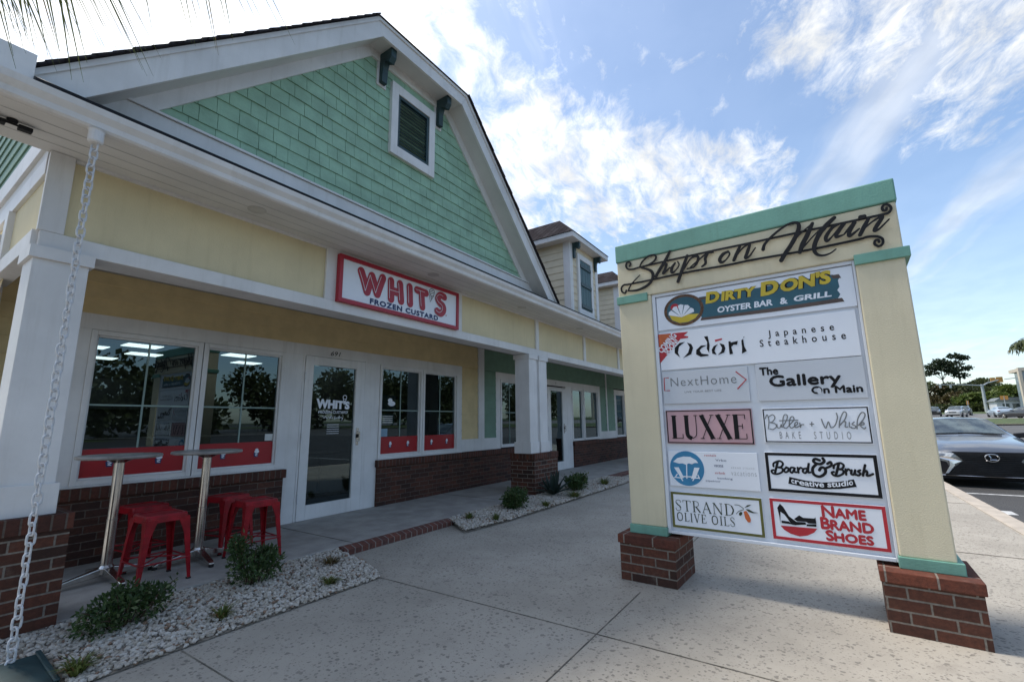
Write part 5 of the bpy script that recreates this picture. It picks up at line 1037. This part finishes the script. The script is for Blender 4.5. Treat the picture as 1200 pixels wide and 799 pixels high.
SUV = [(0.0, (.70, .3), (.82, .6), (.78, .85), (.5, .93), .95), (.12, (.84, .26), (.92, .6), (.88, .9), (.62, .99), 1.02), (1.1, (.9, .26), (.95, .7), (.92, 1.02), (.7, 1.10), 1.13), (1.35, (.9, .26), (.95, .7), (.92, 1.05), (.78, 1.12), 1.15), (2.0, (.9, .26), (.95, .7), (.91, 1.07), (.66, 1.60), 1.64), (3.2, (.9, .26), (.95, .7), (.91, 1.08), (.67, 1.66), 1.70), (4.3, (.9, .26), (.95, .7), (.90, 1.08), (.64, 1.60), 1.64), (4.62, (.88, .3), (.93, .7), (.88, 1.06), (.80, 1.12), 1.14), (4.75, (.82, .34), (.88, .66), (.84, .95), (.7, 1.0), 1.02)]
def car(label, cat, loc, rz, st, paint, name='parked_car', group=None, front=True, detail=False):
    t = thing(name, label, cat, loc, rz, group)
    body = MB(); n = 11
    for s in st:
        pr = [(0, s[1][1])] + list(s[1:5]) + [(0, s[5])]
        pr = [(0, s[1][1]), s[1], s[2], s[3], s[4], (0, s[5])]
        body.v += [(s[0], p[0], p[1]) for p in pr] + [(s[0], -p[0], p[1]) for p in pr[-2:0:-1]]
    n = 10
    for i in range(len(st) - 1):
        for k in range(n): body.f.append((i * n + k, i * n + (k + 1) % n, (i + 1) * n + (k + 1) % n, (i + 1) * n + k))
    body.f += [tuple(range(n)), tuple((len(st) - 1) * n + k for k in range(n - 1, -1, -1))]
    b = part(t, 'body', body, paint, uv=False); md = b.modifiers.new('sub', 'SUBSURF'); md.levels = 2; md.render_levels = 2
    me = b.data
    # crease so the panels stay crisp
    at = me.attributes.new('crease_edge', 'FLOAT', 'EDGE')
    for e in me.edges:
        a, c = me.vertices[e.vertices[0]].co, me.vertices[e.vertices[1]].co
        at.data[e.index].value = .75 if (abs(a.x - c.x) > .05 and abs(a.z - c.z) < .45) else .35
    for p in me.polygons: p.use_smooth = True
    iw = 4 if st is SEDAN else 3
    s0, s1 = st[iw], st[iw + 1]; tall = st is SUV
    def lerp(a, b_, k): return a + (b_ - a) * k
    def wq(sa, sb, k0, k1, hw, off, z0=None):
        vs = []
        m = 6
        for k in (k0, k1):
            x = lerp(sa[0], sb[0], k); wt = lerp(sa[4][0], sb[4][0], k) * hw; zt = lerp(sa[4][1], sb[4][1], k); zc = lerp(sa[5], sb[5], k)
            for j in range(m + 1): f_ = -1 + 2 * j / m; vs.append((x - off[0] * 1.0 - .03 * (1 - f_ * f_), wt * f_, lerp(zc, zt, f_ * f_) + off[1]))
        return MB().add(vs, [(j, j + 1, m + 1 + j + 1, m + 1 + j) for j in range(m)])
    part(t, 'windscreen', wq(s0, s1, .07, .93, .94, (.012, .018)), M_carglass, uv=False)
    rr_ = (st[-3], st[-2])
    part(t, 'rear_window', wq(rr_[0], rr_[1], .12, .85, .9, (-.05, .03)), M_carglass, uv=False)
    for sd_ in (-1, 1):
        a0 = st[iw]; aN = st[-2]; g = MB()
        xs_ = [(st[iw + 1], .35), (st[iw + 1], .95), (st[iw + 2], .95), (st[iw + 3] if not tall else st[iw + 3], .92), (st[iw + 3], .15)]
        vs = []
        bot = [(lerp(s0[0], s1[0], .25), .16, .25), (s1[0] + .15, .1, 1), (st[iw + 2][0], .08, 1), (st[iw + 3][0] + .1, .1, 1)]
        def sidept(x, k):
            for i in range(len(st) - 1):
                if st[i][0] <= x <= st[i + 1][0]:
                    q = (x - st[i][0]) / (st[i + 1][0] - st[i][0]); sh = (lerp(st[i][3][0], st[i + 1][3][0], q), lerp(st[i][3][1], st[i + 1][3][1], q)); tp = (lerp(st[i][4][0], st[i + 1][4][0], q), lerp(st[i][4][1], st[i + 1][4][1], q))
                    return (x, sd_ * (lerp(sh[0], tp[0], k) + .004), lerp(sh[1], tp[1], k))
        xa, xb = s0[0] + .28, st[-2][0] - (.35 if not tall else .2); N_ = 9; vs = []
        for j in range(N_ + 1):
            x = lerp(xa, xb, j / N_); vs += [sidept(x, .12), sidept(x, .82)]
        g.add(vs, [(2 * j, 2 * j + 1, 2 * j + 3, 2 * j + 2) for j in range(N_)]); part(t, 'side_window', g, M_carglass, uv=False)
        mx = s0[0] + .35; zmr = s0[3][1] + .06
        mm = MB(); mm.v = [(mx + .12 * c_, sd_ * (.98 + .11 * s_) , zmr + .075 * u) for c_, s_, u in ((-.5, -1, -.8), (.5, -1, -.8), (.5, 1, -.6), (-.7, 1, -.5), (-.4, -1, .6), (.5, -1, .6), (.5, 1, .9), (-.6, 1, .9))]; mm.f = [(0, 3, 2, 1), (4, 5, 6, 7), (0, 1, 5, 4), (1, 2, 6, 5), (2, 3, 7, 6), (3, 0, 4, 7)]
        mm.box(mx - .02, mx + .03, sd_ * .86, sd_ * .90, zmr - .07, zmr - .03)
        part(t, 'mirror', mm, paint if not detail else M_black, bevel=.02, uv=False)
    L = st[-1][0]; zw = .33 if not tall else .37
    for x in (.95, L - 1.0):
        for sd_ in (-1, 1):
            w = MB(); pr = [(.20, 0), (.31, 0), (.33, .03), (.335, .1), (.33, .18), (.31, .21), (.2, .21)]; nn_ = 24
            for r, d in pr:
                for k in range(nn_): a = 2 * math.pi * k / nn_; w.v.append((x + r * zw / .33 * math.cos(a), sd_ * (.96 - d), zw + r * zw / .33 * math.sin(a)))
            for i in range(len(pr) - 1):
                for k in range(nn_): w.f.append((i * nn_ + k, i * nn_ + (k + 1) % nn_, (i + 1) * nn_ + (k + 1) % nn_, (i + 1) * nn_ + k))
            wh = part(t, 'wheel', w, M_rub, uv=False)
            rm = MB()
            for k in range(5):
                a = 2 * math.pi * k / 5; rm.prism([(x + .03 * math.cos(a + 1.57), zw + .03 * math.sin(a + 1.57)), (x + .21 * math.cos(a + .12), zw + .21 * math.sin(a + .12)), (x + .21 * math.cos(a - .12), zw + .21 * math.sin(a - .12)), (x + .03 * math.cos(a - 1.57), zw + .03 * math.sin(a - 1.57))], 'y', sd_ * .945, sd_ * .92)
            rm.tube([(x + .205 * math.cos(2 * math.pi * k / 20), sd_ * .945, zw + .205 * math.sin(2 * math.pi * k / 20)) for k in range(21)], .012, 6, caps=False)
            part(wh, 'rim', rm, M_chrome, uv=False); part(t, 'wheel_well', MB().lathe([(.01, 0), (.01, .001)], (x, sd_ * .5), 4), M_rub, uv=False) if False else None
    zf = st[1][3][1]
    if not detail:
        for sd_ in (-1, 1):
            part(t, 'headlight', MB().box(-.02 if not tall else -.03, .15, sd_ * .5, sd_ * .80, zf - .14, zf - .04), M_lampc, bevel=.02, uv=False)
            part(t, 'tail_light', MB().box(L - .12, L + .015, sd_ * .55, sd_ * .82, st[-1][3][1] - .14, st[-1][3][1] - .02), M_tail, bevel=.02, uv=False)
        part(t, 'grille', MB().box(-.02, .1, -.42, .42, zf - .22, zf - .08), M_black, bevel=.02, uv=False)
        part(t, 'rear_plate', MB().box(L, L + .02, -.15, .15, st[-1][3][1] - .18, st[-1][3][1] - .08), M_panel, uv=False)
        part(t, 'bumper', MB().box(-.03, .25, -.72, .72, .24, .42).box(L - .2, L + .03, -.74, .74, .28, .46), M_black if tall else paint, bevel=.05, uv=False)
    else:
        # spindle grille, lamps, vents, emblem on the nose; profile in (y, z), curved back with |y|
        def nose(poly, x, m, nm, d=.02, curv=.20, k=.0):
            mb = MB(); pts = [(x + curv * p[0] ** 2 - k * (p[1] - .45), p[0], p[1]) for p in poly]; nn_ = len(pts)
            mb.add(pts + [(p[0] + .06, p[1], p[2]) for p in pts], [tuple(range(nn_))] + [(i, (i + 1) % nn_, (i + 1) % nn_ + nn_, i + nn_) for i in range(nn_)]); return part(t, nm, mb, m, uv=False)
        half = [(.55, .69), (.40, .52), (.70, .235)]
        g = nose([(-p[0], p[1]) for p in half] + [(.0, .235)] + half[::-1] + [(0, .69)], -.085, M_black, 'grille', k=-.12, curv=.13)
        bars = MB()
        for z in [.27 + .035 * i for i in range(12)]:
            hw = (.40 + (z - .52) / .17 * .15 if z > .52 else .40 + (.52 - z) / .285 * .30) - .02; bars.tube([(-.092 + .13 * (hw * f_) ** 2 + .12 * (z - .45) + .0, hw * f_, z) for f_ in (-1, -.5, 0, .5, 1)], .004, 5)
        part(g, 'grille_bars', bars, mat('dark_chrome', (.08, .08, .085), .25, metal=1.0), uv=False)
        e = MB(); e.tube([(-.11, .10 * math.cos(2 * math.pi * q / 24), .585 + .07 * math.sin(2 * math.pi * q / 24)) for q in range(25)], .012, 6, caps=False); e.tube([(-.112, .045, .635), (-.112, .02, .59), (-.112, .035, .55), (-.112, -.06, .55)], .011, 6)
        part(g, 'emblem', e, M_chrome, uv=False)
        part(t, 'lower_lip', MB().box(.0, .3, -.80, .80, .14, .215), M_black, bevel=.03, uv=False)
        cr = MB(); cr.tube([(-.085 + .13 * y * y, y, .225) for y in [-.82 + .164 * i for i in range(11)]], .01, 6); part(t, 'chrome_trim', cr, M_chrome, uv=False)
        for sd_ in (-1, 1):
            nose([(sd_ * p[0], p[1]) for p in ((.52, .655), (.70, .68), (.885, .735), (.86, .665), (.70, .60), (.58, .59))], -.105, M_lampc, 'headlight', curv=.16, k=-.25)
            nose([(sd_ * p[0], p[1]) for p in ((.44, .51), (.64, .60), (.82, .585), (.62, .515), (.545, .43), (.66, .27), (.71, .26), (.62, .42))], -.115, M_chrome, 'blade_trim', curv=.15, k=-.1)
            nose([(sd_ * p[0], p[1]) for p in ((.66, .49), (.86, .54), (.88, .40), (.80, .27), (.71, .27), (.63, .40))], -.09, M_black, 'side_vent', curv=.16)
        part(t, 'wiper', MB().tube([(1.70, -.6, .985), (1.78, .1, 1.02)], .008, 5).tube([(1.70, .0, .99), (1.78, .65, 1.01)], .008, 5), M_rub, uv=False)
    return t
car('silver grey sedan with a black spindle grille facing us beyond the kerb', 'car', (12.95, -2.66, -.12), math.pi * 0, SEDAN, car_paint('silver_paint', (.21, .215, .225), .8), name='parked_car', detail=True)
G_ = 'cars at the far crossroads'
def at_(x, y): return (x, y, gz(x))
car('tall silver estate car on the road beyond the grass median', 'car', at_(93, -16.0), math.radians(-20), SUV, car_paint('pale_silver_paint', (.5, .5, .5), .5), group=G_)
car('dark sedan on the far road, right of the grey signal pole', 'car', at_(81, -18.6), math.radians(208), SEDAN, car_paint('black_paint', (.02, .02, .024), .2), group=G_)
car('black truck like car at the left end of the far row, beside the directory sign', 'car', at_(102, -15.2), math.radians(-10), SUV, car_paint('jet_paint', (.012, .012, .014), .1), group=G_)
car('dark blue van partly behind the silver estate car at the far crossroads', 'car', at_(109, -20.0), math.radians(-15), SUV, car_paint('navy_paint', (.02, .028, .05), .3), group=G_)
car('pale blue white car just left of the dark sedan at the far crossroads', 'car', at_(92, -20.2), math.radians(180), SEDAN, car_paint('pale_blue_paint', (.45, .52, .58), .3), group=G_)
# ================================================================ FAR SIDE OF THE ROAD
M_grass = mat('grass', (.07, .10, .025), .9, var=.35, vscale=1.5); M_road = mat('worn_road', (.16, .155, .15), .85, var=.12, vscale=.2)
def strip(name, x0, x1, y0, y1, dz, m, dzs=.0):
    mb = MB(); xs_ = [x0 + (x1 - x0) * i / 6 for i in range(7)]
    for x in xs_: mb.v += [(x, y0, gz(x) + dz), (x, y1, gz(x) + dz)]
    mb.f = [(2 * i, 2 * i + 2, 2 * i + 3, 2 * i + 1) for i in range(6)]
    return struct(mkobj(name, mb, m, recalc=False))
strip('road', 30, 54.0, -160, 60, .008, mat('parking_asphalt', (.10, .097, .093), .85, var=.15, vscale=.3))
strip('grass_median', 54.3, 76.5, -160, 60, .11, M_grass); strip('road', 77, 128, -160, 80, .010, M_road); strip('grass_verge', 128.5, 255, -400, 300, .03, M_grass)
strip('kerb', 53.9, 54.4, -160, 60, .12, M_kerb); strip('kerb', 76.4, 76.9, -160, 60, .12, M_kerb)
# big trees
def tree(name, label, loc, th, clumps, n, size, m, tr_=.22, group=None, limbs=6, lean=0):
    t = thing(name, label, 'tree', loc, 0, group); mb = MB(); leaves(mb, clumps, n, size, .7, .2); part(t, 'crown', mb, m, uv=False, recalc=False)
    tk = MB(); top = Vector((lean, 0, th)); tk.tube([(0, 0, -.5), (lean * .3, 0, th * .4), tuple(top)], tr_, 8, r1=tr_ * .45)
    for k in range(min(limbs, len(clumps))):
        c = Vector(clumps[k][0]); a = Vector((lean * .6, 0, min(th * .75, c.z * .8))); tk.tube([a, a.lerp(c, .6) + Vector((0, 0, .3)), c], tr_ * .4, 6, r1=tr_ * .1)
    part(t, 'trunk', tk, mat('tree_bark', (.09, .07, .055), .9), uv=False); return t
M_oak = leaf_mat('oak_leaf', (.035, .050, .015), (.085, .10, .03)); M_oak2 = leaf_mat('bright_oak_leaf', (.075, .11, .02), (.13, .17, .035)); M_pine = leaf_mat('pine_needles', (.018, .032, .016), (.045, .065, .03)); M_autumn = leaf_mat('rusty_leaf', (.06, .05, .02), (.11, .085, .03))
def cl(n, rx, ry, z0, z1, r):
    return [((random.uniform(-rx, rx), random.uniform(-ry, ry), random.uniform(z0, z1)), (r * random.uniform(.7, 1.3), r * random.uniform(.7, 1.3), r * random.uniform(.5, .8))) for _ in range(n)]
for (x, y, h, w_, m, lab, nm) in ((188, -31.5, 8.2, 4.2, M_autumn, 'broad rusty green oak at the left of the far tree row, below the pines', 'oak_tree'), (186, -36.5, 8.0, 4.2, M_oak, 'dense dark green oak behind the silver estate car across the road', 'oak_tree'), (192, -42, 8.6, 4.5, M_oak, 'dark oak behind the signal pole across the road', 'oak_tree'),
        (170, -33.5, 5.0, 4.0, M_oak2, 'low bright green tree behind the silver estate car', 'oak_tree'), (172, -37.5, 5.0, 3.2, M_oak2, 'low bright green tree just left of the signal pole', 'oak_tree'), (175, -30.5, 4.4, 2.5, M_autumn, 'small yellowish tree at the left end of the far tree row', 'small_tree'), (200, -47.5, 6.0, 4.0, M_oak, 'dark tree behind the low white building', 'oak_tree'), (182, -46.6, 7.2, 2.8, M_oak, 'dark leafy tree beside the tall pale building', 'oak_tree')):
    tree(nm, lab, at_(x, y), h * .5, cl(17, w_ * .9, w_ * .9, h * .16, h * .9, h * .2), 2200, .75, m, .25)
hg = MB(); hcl = [((x_, y_, 1.0), (1.6, 1.6, 1.0)) for x_, y_ in [(random.uniform(-2, 2), -12 + 1.3 * k) for k in range(24)]]; leaves(hg, hcl, 3600, .7, .8, .1)
o = mkobj('hedge', hg, M_oak, uv=False, recalc=False); o.location = at_(168, -38); tag(o, 'long dark green hedge at the foot of the far tree row', 'hedge')
for (x, y, h, w_, m, lab) in ((190, -29.2, 9.0, 4.0, M_oak, 'dark green oak at the left edge of the far tree row beside the directory sign'), (194, -39.5, 9.6, 4.2, M_oak, 'tall dark oak below the right hand pine'), (178, -40.8, 7.0, 3.6, M_oak2, 'mid green oak directly behind the signal pole base')):
    tree('oak_tree', lab, at_(x, y), h * .5, cl(17, w_ * .9, w_ * .9, h * .16, h * .9, h * .2), 2200, .75, m, .25)
tree('pine_tree', 'tall flat topped pine rising above the oaks, right of the two', at_(206, -38.6), 17.5, [((0, .3, 18), (1.2, 1.6, .6)), ((0, -1.6, 17.2), (1.2, 1.6, .5)), ((0, .6, 15.4), (1.5, 2.2, .7)), ((0, -1.6, 13.8), (1.5, 2.1, .6)), ((0, 1.2, 12.8), (1.5, 2.0, .8)), ((0, -.6, 11.5), (1.5, 2.2, .6))], 900, .8, M_pine, .26, limbs=6)
tree('pine_tree', 'broad topped pine rising above the oaks, left of the two', at_(203, -34.0), 13.5, [((0, 0, 16), (2, 1.8, .9)), ((0, 2.0, 14.6), (2, 2.0, .9)), ((0, -1.7, 14.8), (2, 1.8, .9)), ((0, 2.8, 12.6), (2, 2.0, .6)), ((0, -2.4, 13.2), (2, 1.6, .7)), ((0, 0, 14.2), (2, 1.6, .8))], 1300, .8, M_pine, .26, limbs=6)
tree('pine_tree', 'sparse grey green pine crown behind the signal pole', at_(205, -43.6), 8.5, [((0, 0, 9.4), (2, 1.8, .6)), ((0, -2.0, 8.2), (2, 2.0, .6)), ((0, 1.8, 8.4), (2, 1.6, .5))], 420, .8, M_pine, .24, limbs=3)
# palms
M_palm = leaf_mat('palm_leaf', (.05, .075, .02), (.10, .12, .035), (.17, .13, .06)); M_ptrunk = mat('palm_trunk_bark', (.16, .12, .085), .9, var=.3, vscale=9, bump=.6, bscale=18)
def frond(mb, base, d, L, droop, nl, ll, hang, w_=.012, fwd=.45):
    d = Vector(d).normalized(); side = d.cross(Vector((0, 0, 1))).normalized(); pts = []
    for i in range(9):
        q = i / 8; pts.append(Vector(base) + d * L * q + Vector((0, 0, -droop * q * q)))
    mb.tube(pts, .014, 5, r1=.004)
    for i in range(nl):
        q = .12 + .88 * (i + random.uniform(-.3, .3)) / nl; q = min(max(q, .05), 1); k = min(int(q * 8), 7); p = pts[k].lerp(pts[k + 1], q * 8 - k)
        for s_ in (-1, 1):
            dir_ = (side * s_ * random.uniform(.45, .8) + d * fwd * random.uniform(.7, 1.3) + Vector((0, 0, random.uniform(-.1, .15)))).normalized(); l_ = ll * (1 - .45 * abs(q - .45)) * random.uniform(.8, 1.1)
            a = p; b = a + dir_ * l_ * .45 + Vector((0, 0, -hang * .12 * l_)); c = b + (dir_ * .45 + Vector((0, 0, -hang))) .normalized() * l_ * .55; t_ = dir_.cross(Vector((0, 0, 1))).normalized() * w_
            mb.add([a - t_ * .6, a + t_ * .6, b + t_, b - t_, c + t_ * .12, c - t_ * .12], [(0, 1, 2, 3), (3, 2, 4, 5)])
def palm(label, loc, h, fr, L, ll, nl, w_, tr_=.16, extra=None, seed=1, arc=(0, 360)):
    t = thing('palm_tree', label, 'palm tree', loc); random.seed(seed)
    part(t, 'trunk', MB().tube([(0, 0, -.3), (.05, 0, h * .5), (0, 0, h)], tr_, 12, r1=tr_ * .8), M_ptrunk, uv=False)
    mb = MB()
    for k in range(fr):
        a = math.radians(arc[0] + (arc[1] - arc[0]) * k / fr) + random.uniform(-.15, .15); e = random.uniform(-.15, .9); frond(mb, (0, 0, h), (math.cos(a), math.sin(a), e), L * random.uniform(.85, 1.1), L * .55, nl, ll, 1.1, w_)
    if extra:
        for e_ in extra: frond(mb, *e_)
    part(t, 'crown', mb, M_palm, uv=False, recalc=False); return t
palm('distant palm with a dark ragged crown at the right edge, before the pale building', at_(58, -16.0), 7.25, 22, 1.5, .9, 18, .05, .2, seed=3)
palm('tall palm beside the left corner of the shop, its fronds hanging above the gutter', (-1.3, 1.9, 0), 2.95, 9, 1.3, .7, 26, .010, .15, extra=NEAR_FRONDS, seed=5, arc=(95, 330))
random.seed(11)
# signal pole and mast arm
TS = thing('traffic_signal', 'grey traffic signal pole with a long mast arm over the far crossroads', 'traffic signal', at_(155.5, -32.85))
M_galvp = mat('galvanised_pole', (.42, .45, .46), .45, metal=.4)
part(TS, 'pole', MB().tube([(0, 0, -.2), (0, 0, 6.7)], .36, 12, r1=.26), M_galvp, uv=False)
part(TS, 'mast_arm', MB().tube([(0, 0, 6.4), (-3, 4.2, 6.65), (-6.8, 9.2, 6.7)], .14, 8, r1=.08).tube([(0, 0, 6.3), (.6, -1.2, 7.0), (1.4, -3.6, 7.7)], .18, 8, r1=.12), M_galvp, uv=False)
M_sigy = mat('signal_yellow', (.42, .22, .05), .6)
for (x, y, z) in ((-4.6, 6.4, 6.0), (-6.2, 8.5, 6.0)):
    s = part(TS, 'signal_head', MB().box(x - .18, x + .18, y - .18, y + .18, z - .1, z + .75), M_galvp, uv=False)
T2 = thing('traffic_signal', 'mast arm with an amber backed signal head reaching in from the right edge', 'traffic signal', at_(160, -47.5))
part(T2, 'pole', MB().tube([(0, 0, -.2), (0, 0, 8.9)], .3, 10, r1=.22), M_galvp, uv=False); part(T2, 'mast_arm', MB().tube([(0, 0, 8.7), (-1.5, 6, 8.2), (-2.6, 10.2, 7.7)], .13, 8, r1=.08), M_galvp, uv=False)
part(T2, 'signal_head', MB().box(-3.3, -2.9, 10.6, 11.7, 7.0, 8.3).box(-3.3, -2.9, 11.9, 12.7, 7.2, 8.2), M_sigy, uv=False)
# small roadside signs
for x, y, h, lab in ((128.5, -29.9, 3.4, 'amber warning sign on a thin post in front of the low white building'), (128.5, -24.6, 2.6, 'narrow yellow sign on a thin post just left of the signal pole')):
    s = thing('road_sign', lab, 'road sign', at_(x, y)); part(s, 'post', MB().tube([(0, 0, -.2), (0, 0, h)], .07, 6), M_galvp, uv=False)
    w_ = .85 if h > 3 else .3; part(s, 'sign_plate', MB().box(-.04, -.01, -w_ / 2 * 1.3, w_ / 2 * 1.3, h - .75, h + .05), mat('amber_sign', (.50, .24, .05), .5), uv=False)
# low white building and tall pale building
LB = thing('low_building', 'low white roadside building with a grey roof behind the dark sedan', 'building', at_(150, -35.5))
part(LB, 'wall', MB().box(-1, 5, -3.6, 2.2, -.3, 2.5), mat('white_render', (.55, .57, .6), .7), uv=False); part(LB, 'roof', MB().prism([(-4.0, 2.5), (2.6, 2.5), (1.6, 3.3), (-3.0, 3.3)], 'x', -1.4, 5.4), mat('grey_roof', (.16, .18, .19), .7), uv=False)
mb = MB()
for k in range(3): mb.box(-1.03, -1.001, -3.0 + k * 1.6, -1.9 + k * 1.6, .9, 1.9)
part(LB, 'window', mb, M_carglass, uv=False)
TB = thing('office_building', 'tall pale building with a projecting frame and glazed front at the right edge', 'building', at_(140, -35.5), math.radians(0))
M_pale = mat('pale_stucco', (.50, .44, .36), .8, var=.05)
part(TB, 'frame', MB().box(0, 1.0, -.45, 0, -.3, 9.4).box(0, 8, -16, -15.2, -.3, 9.4).box(0, 8, -15.2, -.45, 8.7, 9.4), M_pale, uv=False)
gl = part(TB, 'glazing', MB().box(.5, 1.6, -15.2, -.45, -.3, 8.7).box(1.6, 7.6, -15.2, -1.2, -.3, 8.7), mat('blue_glazing', (.20, .26, .30), .15, spec=.8), uv=False)
mb = MB()
for k in range(5): mb.box(.4, .51, -.75 - 2.4 * (k + 1) - .1, -.75 - 2.4 * (k + 1) + .1, -.3, 8.6)
for z in (2.2, 4.6, 5.6): mb.box(.38, .52, -15.2, -.46, z, z + (.25 if z < 5 else .5))
part(gl, 'mullion', mb, M_pale, uv=False)
# wood across the car park behind the viewer (seen in the shop windows)
mb = MB(); cls = []
for k in range(95):
    x = random.uniform(-40, 170); cls.append(((x, -62 + random.uniform(-6, 6) - max(0, x) * .12, random.uniform(1.5, 6.0) * (1 + max(0, x) / 110)), (random.uniform(2.5, 5), 2.5, random.uniform(1.8, 3.2) * (1 + max(0, x) / 110))))
leaves(mb, cls, 45000, .85, .8, .1)
o = mkobj('woodland', mb, M_oak, uv=False, recalc=False); struct(o, 'stuff'); o['label'] = 'distant wood across the car park'
mb = MB().box(-120, 220, -90, -50, -.119, -.10); struct(mkobj('grass_verge', mb, M_grass))

mb = MB(); cls = []
for k in range(60):
    y = -20 + k * 3.2; cls.append(((random.uniform(225, 240), y, gz(232) + random.uniform(1.5, 6.5)), (3, random.uniform(2.5, 4.5), random.uniform(1.8, 3.4))))
leaves(mb, cls, 9000, 1.2, .8, .1)
o = mkobj('woodland', mb, M_oak, uv=False, recalc=False); struct(o, 'stuff'); o['label'] = 'distant wood beyond the crossroads behind the sign'
